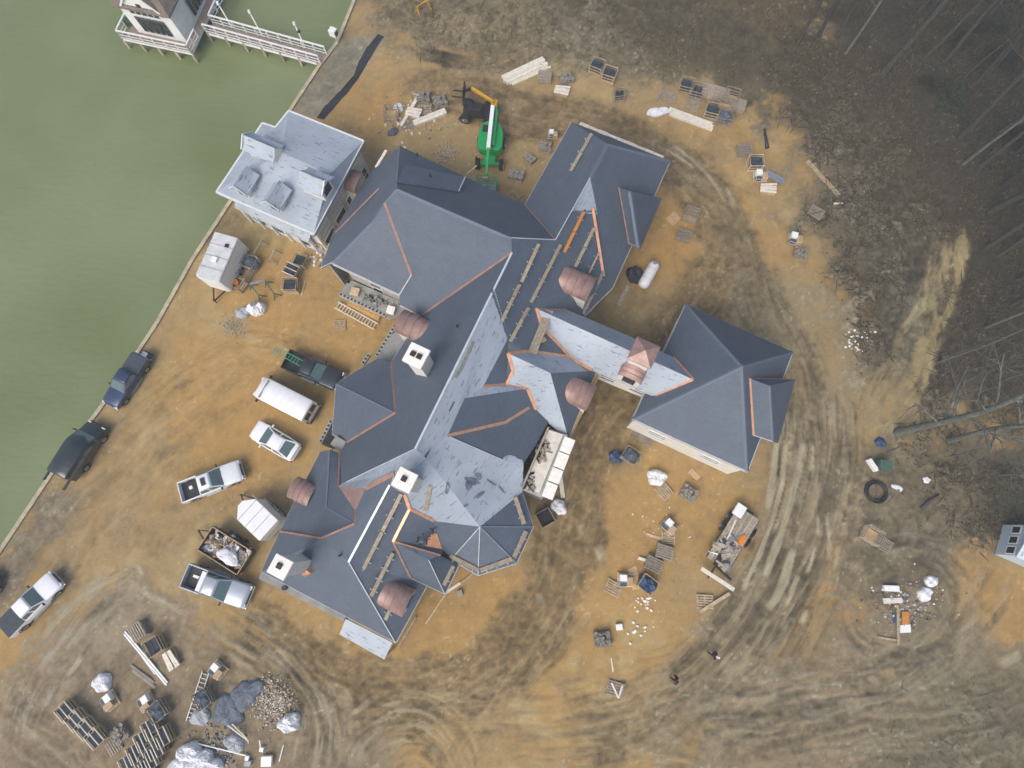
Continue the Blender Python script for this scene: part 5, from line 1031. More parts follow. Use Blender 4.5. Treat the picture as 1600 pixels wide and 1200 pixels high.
# boards, beams, pipes
def beam(a, b, w, h, mt, label, name='timber_beam', cat='beam', z=0.0, n=1, gap=.02, group=None, cross=None):
    p, q = (gp(*a, h/2+z+.01), gp(*b, h/2+z+.01)) if z < 1 else (P(*a, z), P(*b, z)); d = (q-p).normalized(); s = d.cross(Vector((0, 0, 1))).normalized()
    if n == 1: return tag(MB().bar(p, q, w, h, mt).build(name), label, cat, group)
    r = thing(name, (p+q)/2-Vector((0, 0, h/2)), 0, label, cat, group); o = r.location
    for k in range(n): e = s*(k+.5-n/2)*(w+gap)+d*rnd.uniform(-.25, .25); MB().bar(p-o+e, q-o+e, w, h, mt).build('board', r)
    return r
beam((786, 127), (850, 97), .24, .3, 'white_wood', 'upper bundle of white lumber at the top of the yard', 'lumber_stack', 'lumber', n=4); beam((798, 131), (858, 104), .24, .2, 'white_wood', 'lower bundle of white lumber at the top of the yard', 'lumber_stack', 'lumber', n=2)
beam((655, 150), (627, 198), .32, .25, 'white_wood', 'thick pale beam slanting across the timber jumble'); beam((646, 194), (696, 174), .3, .25, 'white_wood', 'pale beam pointing right out of the timber jumble', n=2)
beam((1044, 174), (1111, 199), .26, .25, 'white_wood', 'white beams wrapped in plastic below the crate cluster', 'lumber_stack', 'lumber', n=3)
beam((1036, 141), (1025, 158), .16, .1, 'galv', 'short grey pipe length above the white plastic wrap', 'pipe', 'pipe')
lb = beam((1261, 252), (1310, 306), .3, .2, 'wood', 'long pale beam with cross cleats on the dark bank')
for t in (.15, .4, .5, .8):
    a, b = gp(1261, 252), gp(1310, 306); c = a.lerp(b, t); d = (b-a).normalized(); s = Vector((-d.y, d.x, 0)); MB().bar(c-s*.45*(t*1.7 % 1)+Vector((0, 0, .2)), c+s*.45+Vector((0, 0, .2)), .07, .06, 'old_wood').build('cleat', lb)
beam((1302, 318), (1318, 317), .16, .06, 'white_wood', 'short white plank below the long cleated beam'); beam((982, 446), (966, 477), .34, .08, 'old_wood', 'brown plank running from the black tarp heap', 'plank', 'plank')
beam((1078, 735), (1092, 748), .5, .05, 'plywood', 'single loose board just south of the garage', 'plank', 'plank'); beam((1009, 834), (1034, 842), .22, .08, 'wood', 'pale plank left of the tilted pallet', 'plank', 'plank')
beam((1091, 887), (1142, 920), .3, .12, 'white_wood', 'grey-white beam crossing the lower end of the flatbed trailer', z=.8); beam((1093, 955), (1139, 927), .26, .14, 'wood', 'pale beam over the reddish pallet below the flatbed', z=.2); beam((1116, 884), (1138, 905), .2, .14, 'dark_metal', 'dark steel bar at the flatbed tongue', 'steel_bar', 'bar', z=.6)
beam((955, 1028), (958, 1050), .1, .06, 'white_wood', 'thin white stick above the V-board pallet', 'stick', 'stick'); beam((955, 1066), (966, 1090), .14, .06, 'white_wood', 'left board of the V on the grey pallet', 'plank', 'plank', z=.17); beam((972, 1070), (966, 1090), .14, .06, 'white_wood', 'right board of the V on the grey pallet', 'plank', 'plank', z=.17)
beam((195, 988), (261, 1068), .12, .12, 'white_plastic', 'pair of long white plastic pipes at the lower left', 'pipe_bundle', 'pipes', n=2, gap=.05); beam((221, 1026), (242, 1054), .06, .06, 'white_plastic', 'short thin white pipe beside the long pair', 'pipe', 'pipe')
beam((206, 1044), (243, 1071), .2, .12, 'old_wood', 'two weathered planks below the long white pipes', 'plank_pair', 'planks', n=2)
beam((298, 1159), (388, 1181), .08, .08, 'white_plastic', 'long thin white pole right of the big white sacks', 'pole', 'pole', z=.1); beam((359, 1131), (392, 1156), .09, .07, 'white_wood', 'left white batten on the dark tarp heap', 'batten', 'batten', z=.35); beam((366, 1129), (390, 1153), .07, .07, 'white_wood', 'right white batten on the dark tarp heap', 'batten', 'batten', z=.35)
beam((405, 1157), (407, 1168), .08, .06, 'white_plastic', 'short white stub by the small white box', 'batten', 'batten'); beam((443, 1164), (436, 1190), .07, .06, 'white_plastic', 'thin pale rod near the bottom edge', 'rod', 'rod')
beam((1402, 945), (1401, 1007), .16, .08, 'wood', 'long upright plank through the rubbish patch', 'plank', 'plank', z=.06); beam((1405, 950), (1404, 1004), .06, .05, 'wood', 'thin batten beside the long plank in the rubbish patch', 'batten', 'batten'); beam((1370, 995), (1399, 1000), .14, .08, 'wood', 'short plank at the foot of the long plank in the rubbish patch', 'plank', 'plank')
beam((1380, 939), (1410, 938), .4, .1, 'white_wood', 'grey-white board across the rubbish patch', 'board', 'board')
beam((604, 236), (588, 263), .24, .3, 'white_wood', 'thick white board leaning at the north-west roof corner', 'board', 'board', z=4.3)
beam((729, 272), (745, 259), .1, .1, 'wood', 'pale stick poking out at the shed dormer edge', 'stick', 'stick', z=3.4); beam((724, 288), (748, 298), .3, .12, 'white_wood', 'white board lying below the shed dormer', 'board', 'board'); beam((732, 290), (743, 280), .12, .1, 'wood', 'short slanted stick below the shed dormer', 'stick', 'stick'); 
beam((806, 312), (820, 302), .1, .08, 'wood', 'upper scrap stick in the corner of the two north roofs', 'stick', 'stick'); beam((806, 302), (812, 312), .1, .08, 'wood', 'crossing scrap stick in the corner of the two north roofs', 'stick', 'stick', z=.09)
beam((875, 742), (880, 778), .34, .06, 'white_wood', 'narrow pale plank beside the entrance porch', 'plank', 'plank'); beam((719, 911), (697, 926), .22, .1, 'white_wood', 'short pale board at the point of the small gable', 'board', 'board'); beam((695, 930), (665, 975), .12, .1, 'wood', 'long thin board below the point of the small gable', 'board', 'board'); beam((740, 896), (719, 912), .14, .08, 'wood', 'thin lath between tower and small gable', 'board', 'board')
beam((650, 964), (622, 1012), .16, .2, 'old_wood', 'old scaffold plank along the south-east eave', 'plank', 'plank'); beam((478, 397), (489, 415), .16, .05, 'wood', 'loose lath near the lakeside house corner', 'lath', 'lath'); beam((477, 438), (471, 462), .14, .05, 'wood', 'loose lath right of the lowest slate crate', 'lath', 'lath')
# plywood, sheets, sawhorses, ladders
def sheet(pts, t, mt, label, name='plywood_sheet', cat='plywood', z=0.02):
    pp = [P(u, v, 0) for u, v in pts]; zz = max(ground_z(p.x, p.y) for p in pp)+z; return tag(MB().prism([(p.x, p.y) for p in pp], zz, zz+t, mt).build(name), label, cat)
sheet([(1040, 342), (1053, 330), (1064, 342), (1051, 354)], .04, 'plywood', 'square plywood sheet beside the crates east of the mansion')
sheet([(981, 889), (994, 883), (998, 901), (986, 906)], .05, 'plywood', 'tan plywood sheet at the lower end of the material row'); sheet([(986, 903), (1000, 898), (1003, 920), (988, 922)], .05, 'yellow_wood', 'framed board panel between plywood sheet and blue tarp', 'framed_board', 'board', .07)
sheet([(1196, 270), (1223, 284), (1220, 294), (1193, 279)], .06, 'galv', 'shiny metal sheets sticking out from the box pallet', 'metal_sheets', 'sheet metal', .5)
sheet([(1398, 957), (1403, 957), (1402, 973), (1395, 973)], .04, 'blue_tarp', 'small blue panel in the rubbish patch', 'blue_panel', 'panel', .05); sheet([(1408, 955), (1419, 956), (1419, 976), (1408, 975)], .06, 'orange_plank', 'orange-tan board in the rubbish patch', 'board', 'board', .1); sheet([(1406, 977), (1422, 975), (1423, 988), (1406, 989)], .05, 'white_plastic', 'white sheet below the orange-tan board', 'white_sheet', 'sheet', .03)
def yellow_boards():
    a = gp(543, 469); r = thing('board_stack', gp(570, 484, .02), ANG_A, 'stack of yellow scaffold boards beside the west terrace', 'boards')
    for k in range(3): MB().box((0, (k-1)*.3, .06+.0*k), (3.3, .28, .12), 'yellow_wood').build('board', r)
    for k in range(2): MB().box((.05, (k-.6)*.34, .19), (3.2, .3, .1), 'yellow_wood').build('board', r)
yellow_boards()
a, b = gp(527, 478, .3), gp(589, 512, .3); o_ = ladder(None, a, b, .62, 'white_wood', .3, .08); tag(o_, 'long timber ladder lying below the yellow boards', 'ladder')
a, b = gp(322, 1050, .1), gp(296, 1128, .1); tag(ladder(None, a, b, .55, 'galv', .32, .07), 'metal ladder lying on the ground at the lower left', 'ladder')
def sawhorse(u0, v0, u1, v1, mt, label, legs=.8):
    a, b = gp(u0, v0), gp(u1, v1); c = (a+b)/2; r = thing('sawhorse', (c.x, c.y, ground_z(c.x, c.y)+.01), math.atan2(b.y-a.y, b.x-a.x), label, 'sawhorse'); L = (b-a).length
    MB().box((0, 0, legs), (L, .1, .09), mt).build('top_rail', r)
    for x in (-1, 1):
        for y in (-1, 1): MB().bar((x*L*.42, y*.04, legs), (x*L*.47, y*.4, 0), .07, .06, mt).build('leg', r)
        MB().bar((x*L*.45, -.22, legs*.45), (x*L*.45, .22, legs*.45), .05, .05, mt).build('brace', r)
sawhorse(416, 380, 401, 404, 'old_wood', 'larger brown sawhorse between office trailer and lakeside house'); sawhorse(435, 394, 427, 412, 'old_wood', 'smaller brown sawhorse right of the larger one'); sawhorse(396, 449, 412, 468, 'green_box', 'left green sawhorse above the white sacks'); sawhorse(420, 444, 435, 466, 'green_box', 'right green sawhorse above the white sacks')
a, b = gp(397, 450, .9), gp(420, 444, .9); tag(MB().bar(a, b, .2, .05, 'galv').build('plank'), 'grey plank joining the tops of the green sawhorses', 'plank')
# sacks, tarps, heaps
def S(u, v, rx, ry, h, mt, seed, name, label, cat, deg=0, **k): p = gp(u, v, -.03); return sack(p, rx, ry, h, mt, seed, name, label, cat, R(deg), **k)
S(403, 484, .75, .65, .9, 'white_bag', 1, 'bulk_sack', 'open white bulk sack below the green sawhorses', 'sack'); S(381, 489, .7, .5, .5, 'grey_bag', 2, 'bulk_sack', 'slumped grey sack left of the open white sack', 'sack')
p = gp(402, 480, .86); tag(MB().box(tuple(p), (.5, .4, .12), 'stone', .4).build('sack_fill'), 'grey fill showing in the open white sack', 'gravel')
S(623, 169, .5, .4, .4, 'white_bag', 5, 'plastic_wrap', 'crumpled white wrap above the white-edged crate', 'wrap'); S(614, 206, .6, .35, .3, 'dark_tarp', 6, 'tarp', 'dark folded tarp at the foot of the timber jumble', 'tarp', 30)
S(1028, 175, .95, .5, .35, 'white_bag', 7, 'plastic_wrap', 'white plastic wrap at the left end of the white beams', 'wrap', 10); S(991, 430, .6, .85, .7, 'black_cloth', 8, 'tarp_heap', 'black tarp heap left of the white propane tank', 'tarp')
S(963, 714, .6, .5, .35, 'blue_tarp', 9, 'tarp', 'blue-grey tarp scrap left of the shingle pallet', 'tarp'); S(1026, 746, .75, .65, .7, 'white_bag', 10, 'bulk_sack', 'white sack south of the garage', 'sack', 30)
S(873, 792, .62, .62, .7, 'white_bag', 12, 'bulk_sack', 'round white sack by the entrance porch', 'sack'); S(161, 1066, .65, .75, .6, 'white_bag', 13, 'bulk_sack', 'bright white sack above the red tub', 'sack'); S(454, 1128, .75, .7, .8, 'white_bag', 14, 'bulk_sack', 'round white sack right of the rubble patch', 'sack')
S(384, 1085, 1.1, 1.0, .3, 'dark_tarp', 15, 'tarp_heap', 'upper dark tarp heap beside the rubble patch', 'tarp', lump=.35); S(355, 1112, .95, 1.25, .28, 'dark_tarp', 16, 'tarp_heap', 'lower dark tarp heap beside the rubble patch', 'tarp', lump=.35)
S(367, 1160, .75, .6, .5, 'grey_bag', 17, 'plastic_wrap', 'grey-white wrapped bundle below the dark tarp heaps', 'wrap'); S(314, 1119, .65, .7, .45, 'grey_bag', 18, 'rubble_sack', 'torn grey sack of slate scraps at the lower end of the metal ladder', 'sack')
S(296, 1174, .95, .6, .8, 'white_bag', 19, 'bulk_sack', 'upper of the big white sacks at the bottom edge', 'sack', 20, lump=.1); S(314, 1187, 1.0, .6, .8, 'white_bag', 20, 'bulk_sack', 'middle of the big white sacks at the bottom edge', 'sack', 20, lump=.1); S(330, 1200, .9, .6, .75, 'white_bag', 21, 'bulk_sack', 'lowest of the big white sacks at the bottom edge', 'sack', 20, lump=.1); S(282, 1195, .8, .6, .7, 'white_bag', 25, 'bulk_sack', 'leftmost of the big white sacks at the bottom edge', 'sack', 20, lump=.1)
S(1455, 908, .5, .42, .45, 'white_bag', 22, 'bulk_sack', 'upper white bundle in the rubbish patch', 'sack', lump=.1); S(1445, 928, .55, .5, .4, 'white_bag', 23, 'bulk_sack', 'lower white bundle in the rubbish patch', 'sack'); S(1403, 762, .5, .2, .1, 'white_bag', 24, 'paper_scrap', 'white scrap right of the black pipe coil', 'scrap', -20); S(1449, 750, .3, .22, .1, 'white_bag', 26, 'paper_scrap', 'small white scrap on the bank above the pipe coil', 'scrap')
S(1376, 691, .45, .35, .3, 'blue_tarp', 27, 'tarp', 'small blue tarp scrap at the foot of the big tree', 'tarp')
for (u, v, sx, sy, sz, mt, lb) in ((1391, 919, 1.15, .45, .35, 'white_plastic', 'long white box in the rubbish patch'), (967, 979, .5, .45, .35, 'white_plastic', 'white carton above the lone stone pallet'), (418, 1188, .8, .7, .35, 'white_plastic', 'pale square box near the bottom edge'), (410, 1170, .32, .32, .3, 'white_plastic', 'small white box right of the wrapped bundle'), (387, 1184, .3, .35, .3, 'white_plastic', 'small white carton at the end of the long pole'), (388, 1192, .5, .35, .3, 'grey_bag', 'grey carton below the end of the long pole'), (1005, 874, .8, .25, .2, 'white_wood', 'white block pair left of the grey pallet stack'), (1376, 728, .9, .8, .9, 'green_box', 'green utility cabinet above the black pipe coil')):
    p = gp(u, v); tag(MB().box((p.x, p.y, p.z+sz/2), (sx, sy, sz), mt, rnd.uniform(-.3, .1)).build('utility_cabinet' if 'cabinet' in lb else 'carton', bevel=.025), lb, 'cabinet' if 'cabinet' in lb else 'box')
p = gp(1361, 727, .25); tag(MB().box(tuple(p), (.3, 1.1, .5), 'white_plastic', .5).build('white_sheet', bevel=.02), 'white panel leaning left of the green utility cabinet', 'panel')
p = gp(852, 809); r = thing('open_bin', p, R(-62), 'dark square open bin beside the round white sack', 'bin')
for s in (-1, 1): MB().box((s*.6, 0, .35), (.05, 1.2, .7), 'old_wood').build('side', r); MB().box((0, s*.6, .35), (1.25, .05, .7), 'old_wood').build('side', r)
MB().box((0, 0, .05), (1.15, 1.15, .06), 'plastic_black').build('bottom', r); 
# propane tank
a, b = P(1025, 409, .75), P(1003, 449, .75); c = (a+b)/2; r = thing('propane_tank', (c.x, c.y, ground_z(c.x, c.y)+.01), math.atan2(b.y-a.y, b.x-a.x), 'white propane tank beside the black tarp heap', 'tank'); L = (b-a).length/2
MB().tube([(-L, 0, .72), (-L+.06, 0, .72), (-L+.2, 0, .72), (-L+.42, 0, .72), (L-.42, 0, .72), (L-.2, 0, .72), (L-.06, 0, .72), (L, 0, .72)], [.05, .28, .43, .5, .5, .43, .28, .05], 'white_paint', 24).build('shell', r)
for x in (-.6, .6): MB().box((x, 0, .12), (.15, .7, .26), 'concrete').build('leg', r)
MB().tube([(-L*.75, 0, 1.18), (-L*.75, 0, 1.3)], .17, 'galv', 12).build('valve_dome', r)
for x in (-.5, .5): MB().tube([(x, 0, .72), (x+.02, 0, .72)], .505, 'galv', 24).build('band', r)
# black pipe coil
c = gp(1368, 769, .0); m_ = MB()
for k in range(7):
    rr = .72+.045*(k % 3)*2+.04*math.sin(k*2.0); m_.tube([(c.x+math.cos(t*math.pi/14)*rr, c.y+math.sin(t*math.pi/14)*rr, c.z+.07+.07*(k//2)+.02*math.sin(t+k)) for t in range(29)], .065, 'plastic_black', 6, cap=False)
tag(m_.build('pipe_coil', fix=False), 'black corrugated pipe coil lying on the mud at the right', 'coil')
# dark pipe on the east bank and white stones
tag(MB().tube([gp(1194, 202, .1), gp(1196, 217, .14), gp(1198, 232, .16)], [.08, .12, .2], 'plastic_black', 8).build('drain_pipe'), 'dark bent drain pipe right of the crate cluster', 'pipe')
def stone_bits(name, cen, ex, n, mts, label, seed, lo=.05, hi=.16, cat='stones'):
    r_ = random.Random(seed); m_ = MB()
    for i in range(n):
        u, v = cen[0]+r_.gauss(0, ex[0]), cen[1]+r_.gauss(0, ex[1]); p = gp(u, v); s = r_.uniform(lo, hi); m_.box((p.x, p.y, p.z+s*.25), (s, s*r_.uniform(.6, 1), s*.6), r_.choice(mts), r_.uniform(0, 3), .7)
    o = m_.build(name, fix=False); return tag(o, label, cat, kind='stuff')
stone_bits('white_stones', (1006, 939), (9, 10), 20, ['limestone'], 'white stone bits below the blue-tarped crate', 1, .14, .26); stone_bits('white_stones', (1000, 985), (9, 9), 12, ['limestone'], 'white stone bits right of the white carton', 2, .14, .26)
stone_bits('rubble_patch', (428, 1098), (16, 18), 1500, ['rubble', 'rubble', 'stone', 'white_wood', 'plywood', 'slate'], 'mixed light rubble patch right of the dark tarp heaps', 3, .04, .15, 'rubble'); stone_bits('slate_scraps', (345, 1165), (22, 22), 220, ['slate', 'grey_bag', 'stone', 'stone'], 'dark slate scraps around the wrapped bundle', 4, .06, .24, 'rubble')
stone_bits('rubbish_bits', (1420, 945), (26, 20), 330, ['white_bag', 'grey_bag', 'stone', 'stone', 'slate', 'old_wood'], 'scattered pale rubbish bits on the right-hand mud', 6, .04, .2, 'rubbish'); stone_bits('glass_bits', (1340, 535), (10, 14), 40, ['white_plastic'], 'white litter specks on the orange bank', 7, .05, .2, 'litter')
stone_bits('rubble_bits', (698, 240), (8, 8), 90, ['rubble', 'old_wood'], 'small brown rubble heap left of the boom lift', 8, .08, .25, 'rubble'); stone_bits('scrap_bits', (640, 182), (26, 16), 160, ['white_wood', 'stone', 'plywood', 'old_wood'], 'splinters and offcuts around the timber jumble', 9, .06, .3, 'scraps'); stone_bits('scrap_bits', (1030, 850), (26, 36), 60, ['white_wood', 'plywood'], 'offcuts scattered along the material row', 10, .05, .18, 'scraps')
stone_bits('brick_bits', (500, 400), (10, 10), 60, ['white_bag', 'stone', 'plywood'], 'pale scraps at the corner of lakeside house and mansion', 12, .1, .4, 'scraps'); stone_bits('grey_gravel', (364, 508), (12, 9), 200, ['stone'], 'thin grey gravel spill below the sacks', 13, .04, .1, 'gravel')
for sd_, cen, ex in ((21, (800, 1080), (330, 70)), (22, (1250, 420), (110, 130)), (23, (300, 700), (140, 170)), (24, (1050, 180), (160, 60))):
    stone_bits('pebbles', cen, ex, 150, ['rubble', 'rubble', 'stone'], 'scattered pebbles on the bare soil', sd_, .03, .09, 'pebbles')
# terrace clutter
for (u, v, sx, sy, sz, mt, lb, cat) in ((556, 457, .8, .7, .35, 'wood', 'wooden tub frame on the west terrace', 'tub'), (612, 486, .7, .7, .4, 'limestone', 'square pale tub at the corner of the west terrace', 'tub'), (543, 440, .4, .3, .5, 'plastic_black', 'black bag at the left end of the west terrace', 'bag')):
    p = P(u, v, 1.2); tag(MB().box((p.x, p.y, 1.2+sz/2), (sx, sy, sz), mt, ANG_A+.2).build(cat, bevel=.06), lb, cat)
p = P(588, 470, 1.2); m_ = junk((p.x, p.y, 1.2), ANG_A, 2.0, .5, .04, .15, 40, ['old_wood', 'stone', 'grey_bag', 'dark_metal'], 31, .1, .6, .06); tag(m_.build('terrace_clutter', fix=False), 'grey clutter strewn over the west terrace', 'clutter', kind='stuff')
tag(junk((P(513, 392, 0).x, P(513, 392, 0).y, 1.0), ANG_A, .7, .5, .0, .9, 30, ['white_wood', 'wood', 'grey_bag'], 33, .2, 1.3, .06).build('scaffold_scraps', fix=False), 'tangle of boards between lakeside house and mansion', 'boards', kind='stuff')
tag(MB().box(tuple(gp(719, 926, .12)), (.42, .42, .22), 'concrete', .3).build('concrete_block', bevel=.02), 'hollow concrete block near the point of the small gable', 'block')
# ---------------------------------------------------------------- walk planks on the roof
def rplank(p, a, b, mt, label, brackets=3, w=.26, nb=1):
    A, B = on(p, *a, .16), on(p, *b, .16); r = thing('roof_plank', A, 0, label, 'plank'); d = (B-A).normalized(); L = (B-A).length; s = d.cross(Vector((0, 0, 1))).normalized()
    for i in range(nb): MB().bar(d*L*(i/nb)+Vector((0, 0, .04)), d*(L*((i+1)/nb)-(.06 if nb > 1 else 0))+Vector((0, 0, .04)), w, .05, mt).build('board', r)
    for k in range(brackets):
        t = (k+.5)/brackets; c = d*L*t; z = on(p, *(Vector(a).lerp(Vector(b), t))).z-A.z
        MB().bar(c-s*.26+Vector((0, 0, -.06)), c+s*.26+Vector((0, 0, -.06)), .07, .07, 'galv').build('bracket', r); MB().bar(c+s*.24+Vector((0, 0, -.14)), c+s*.24+Vector((0, 0, .1)), .06, .06, 'drip_edge').build('bracket_arm', r)
rplank('M_E', (842, 383), (815, 442), 'plank', 'topmost length of the left walk plank on the main roof'); rplank('M_E', (812, 446), (783, 506), 'plank', 'lower broken length of the left walk plank on the main roof', 3, nb=3)
rplank('M_E', (876, 384), (830, 474), 'plank', 'long walk plank in the middle of the main roof', 4); rplank('M_E', (826, 482), (797, 536), 'plank', 'short broken plank pieces below the middle walk plank', 3, nb=3)
rplank('M_E', (912, 333), (881, 397), 'orange_plank', 'orange walk plank below the pale roof triangle', 3, nb=2); rplank('M_E', (928, 358), (898, 420), 'plank', 'grey walk plank right of the orange one', 3, nb=2); rplank('M_E', (936, 396), (920, 428), 'old_wood', 'short dark plank above the east copper dormer', 2, w=.14); rplank('M_E', (943, 425), (911, 492), 'old_wood', 'plank along the eave beside the east copper dormer', 3)
rplank('B_W', (924, 211), (891, 270), 'plank', 'walk plank alone on the north-east roof', 3, nb=2); rplank('S_E', (628, 772), (569, 889), 'plank', 'longest walk plank on the south roof', 5, nb=2); rplank('S_E', (615, 864), (581, 931), 'plank', 'walk plank right of the longest one on the south roof', 4); rplank('S_E', (612, 949), (603, 968), 'plank', 'short plank below the south copper dormer', 1)
rplank('T2', (703, 868), (748, 891), 'plank', 'toe board on the left eave of the octagonal tower roof', 3, w=.32); rplank('T3', (751, 891), (800, 873), 'plank', 'toe board on the bottom eave of the octagonal tower roof', 3, w=.32); rplank('T4', (803, 871), (822, 830), 'plank', 'toe board on the lower right eave of the octagonal tower roof', 2, w=.32); rplank('T5', (805, 777), (819, 819), 'plank', 'toe board on the upper right eave of the octagonal tower roof', 2, w=.32)
rplank('G_E', (709, 884), (694, 914), 'plank', 'toe board on the small gable beside the tower', 2, w=.28)
A, B = on('M_E', 858, 487, .3), on('M_E', 831, 554, .3); m_ = MB()
for k in range(3): e = AX*(k*.22-.2)+Vector((0, 0, .06*k)); m_.bar(A+e, B+e, .2, .05, 'old_wood')
tag(m_.build('plank_pile'), 'pile of old planks in the valley beside the bridge roof', 'planks')
for (p, u, v, mt, lb, sx) in (('M_E', 849, 532, 'yellow_wood', 'yellow tool tray on the roof near the bridge valley', .4), ('M_E', 842, 538, 'blue_tarp', 'blue tool bag on the roof near the bridge valley', .4), ('M_E', 838, 548, 'yellow_wood', 'yellow offcut on the roof near the bridge valley', .3)):
    q = on(p, u, v, .1); tag(MB().box(tuple(q), (sx, .3, .2), mt, .5).build('tool_tray' if 'tray' in lb else 'tool_bag' if 'bag' in lb else 'offcut', bevel=.02), lb, lb.split()[1] if 'offcut' in lb else 'tools')
m_ = junk(tuple(on('CB', 665, 835, .15)), .3, .7, .6, .03, .12, 22, ['plastic_black', 'dark_tarp', 'dark_metal'], 44, .08, .45, .05); tag(m_.build('roofing_tools', fix=False), 'tangle of black tools and hoses in the copper roof basin', 'tools', kind='stuff')
for i, (u, v, sx) in enumerate(((846, 705, 1.4), (826, 752, .9))):
    q = P(u, v, 5.28); m_ = junk((q.x, q.y, 5.2), ANG_A+1.2, sx*.5, .5, .03, .1, 34, ['old_wood', 'dark_metal', 'stone'], 50+i, .1, .8, .04); tag(m_.build('dark_offcuts', fix=False), ('upper' if i == 0 else 'lower')+' scatter of dark offcuts on the white porch deck', 'offcuts', kind='stuff')
beam((934, 586), (889, 684), .3, .1, 'yellow_wood', 'long yellow scaffold board along the east wing eave', 'scaffold_board', 'board', z=3.9); 
# ================================================================ BOATHOUSE, PIER, SHED
DZ = .12
def rail(parent, pts, z, name='railing', h=1.0, post=1.3):
    ro = MB()
    for a, b in zip(pts[:-1], pts[1:]):
        ro.bar(a+Vector((0, 0, h)), b+Vector((0, 0, h)), .16, .07, 'white_paint'); ro.bar(a+Vector((0, 0, h*.5)), b+Vector((0, 0, h*.5)), .05, .05, 'white_paint'); ro.bar(a+Vector((0, 0, .15)), b+Vector((0, 0, .15)), .06, .06, 'white_paint')
    o = ro.build(name, parent, fix=False)
    for a, b in zip(pts[:-1], pts[1:]):
        n = max(1, round((b-a).length/post))
        for k in range(n+1): c = a.lerp(b, k/n); MB().box((c.x, c.y, c.z+h*.5), (.1, .1, h), 'white_paint', ANG_A).build('post', o, fix=False)
pier = thing('pier', (0, 0, 0), 0, 'white-railed timber pier leading from the seawall to the boathouse', 'pier')
dk4 = [P(u, v, DZ) for u, v in ((323, 50), (501, 99), (511, 85), (333, 36))]
n = 44
for k in range(n):
    a, b = dk4[0].lerp(dk4[1], (k+.04)/n), dk4[0].lerp(dk4[1], (k+.96)/n); c, d = dk4[3].lerp(dk4[2], (k+.96)/n), dk4[3].lerp(dk4[2], (k+.04)/n)
    MB().prism([(p.x, p.y) for p in (a, b, c, d)], DZ-.06, DZ, 'deck_boards').build('deck_board', pier, fix=False)
rail(pier, [dk4[0], dk4[1]], DZ); rail(pier, [dk4[3], dk4[2]], DZ)
for k in range(7):
    for q in (dk4[0].lerp(dk4[1], k/6.2), dk4[3].lerp(dk4[2], k/6.2)): MB().tube([(q.x, q.y, -2.5), (q.x, q.y, DZ-.06)], .13, 'old_wood', 8).build('pile', pier)
MB().bar(dk4[0]+Vector((0, 0, -.22)), dk4[1]+Vector((0, 0, -.22)), .08, .28, 'white_paint').build('fascia', pier); MB().bar(dk4[3]+Vector((0, 0, -.22)), dk4[2]+Vector((0, 0, -.22)), .08, .28, 'white_paint').build('fascia', pier)
for i, (u, v) in enumerate(((363, 43), (410, 56), (477, 74))):
    p = P(u, v, DZ); r = thing('lamp_post', p, 0, ['white lamp post nearest the boathouse on the pier', 'middle white lamp post on the pier', 'white lamp post nearest the shore on the pier'][i], 'lamp post', 'lamp posts on the pier')
    MB().tube([(0, 0, 0), (0, 0, .3), (0, 0, 2.7)], [.11, .08, .06], 'white_paint', 8).build('post', r); MB().tube([(0, 0, 2.68), (0, 0, 2.78), (0, 0, 2.95), (0, 0, 3.02)], [.07, .15, .15, .05], 'lamp_clear', 10).build('lantern', r); MB().box((0, 0, 3.05), (.2, .2, .05), 'white_paint').build('cap', r)
    if i == 2: MB().box((.1, 0, 2.0), (.25, .2, .25), 'plastic_black').build('speaker', r)
bh = thing('boathouse', (0, 0, 0), 0, 'pale boathouse with brown roof on a white-railed deck in the lake', 'boathouse')
q0, q1, q2 = P(299, 83, DZ), P(191, 60, DZ), P(326, 50, DZ)
e1_ = (q1-q0).normalized(); e2_ = Vector((e1_.y, -e1_.x, 0)); e2_ = e2_ if e2_.y > 0 else -e2_
W1 = (q1-q0).length; DL = 13.0
MB().prism([(p.x, p.y) for p in (q0, q1, q1+e2_*DL, q0+e2_*DL)], DZ-.3, DZ-.01, 'white_paint', 'deck_boards').build('deck', bh)
rail(bh, [q0+e2_*2.0, q0, q1, q1+e2_*DL], DZ); rail(bh, [P(333, 36, DZ), P(333, 36, DZ)+e2_*7], DZ)
for k in range(5): p = q0.lerp(q1, k/4); MB().tube([(p.x, p.y, -2.6), (p.x, p.y, DZ-.3)], .16, 'old_wood', 8).build('pile', bh)
h0 = q0+e1_*.9+e2_*1.1; hw_, hd_ = W1-2.3, 9.5; WH = 3.6
cn = [h0, h0+e1_*hw_, h0+e1_*hw_+e2_*hd_, h0+e2_*hd_]
MB().prism([(p.x, p.y) for p in cn], DZ, WH, 'white_paint').build('wall', bh)
ov = .35; rc = [h0-e1_*ov-e2_*ov, h0+e1_*(hw_+ov)-e2_*ov, h0+e1_*(hw_+ov)+e2_*(hd_+ov), h0-e1_*ov+e2_*(hd_+ov)]; rc = [Vector((p.x, p.y, WH)) for p in rc]
cc = sum(rc, Vector())/4; rg = [cc-e2_*2+Vector((0, 0, 3.6)), cc+e2_*2+Vector((0, 0, 3.6))]
for pts in ((rc[0], rc[1], rg[0]), (rc[1], rc[2], rg[1], rg[0]), (rc[2], rc[3], rg[1]), (rc[3], rc[0], rg[0], rg[1])): slope_mesh(pts, 'brown_roof', bh, .15)
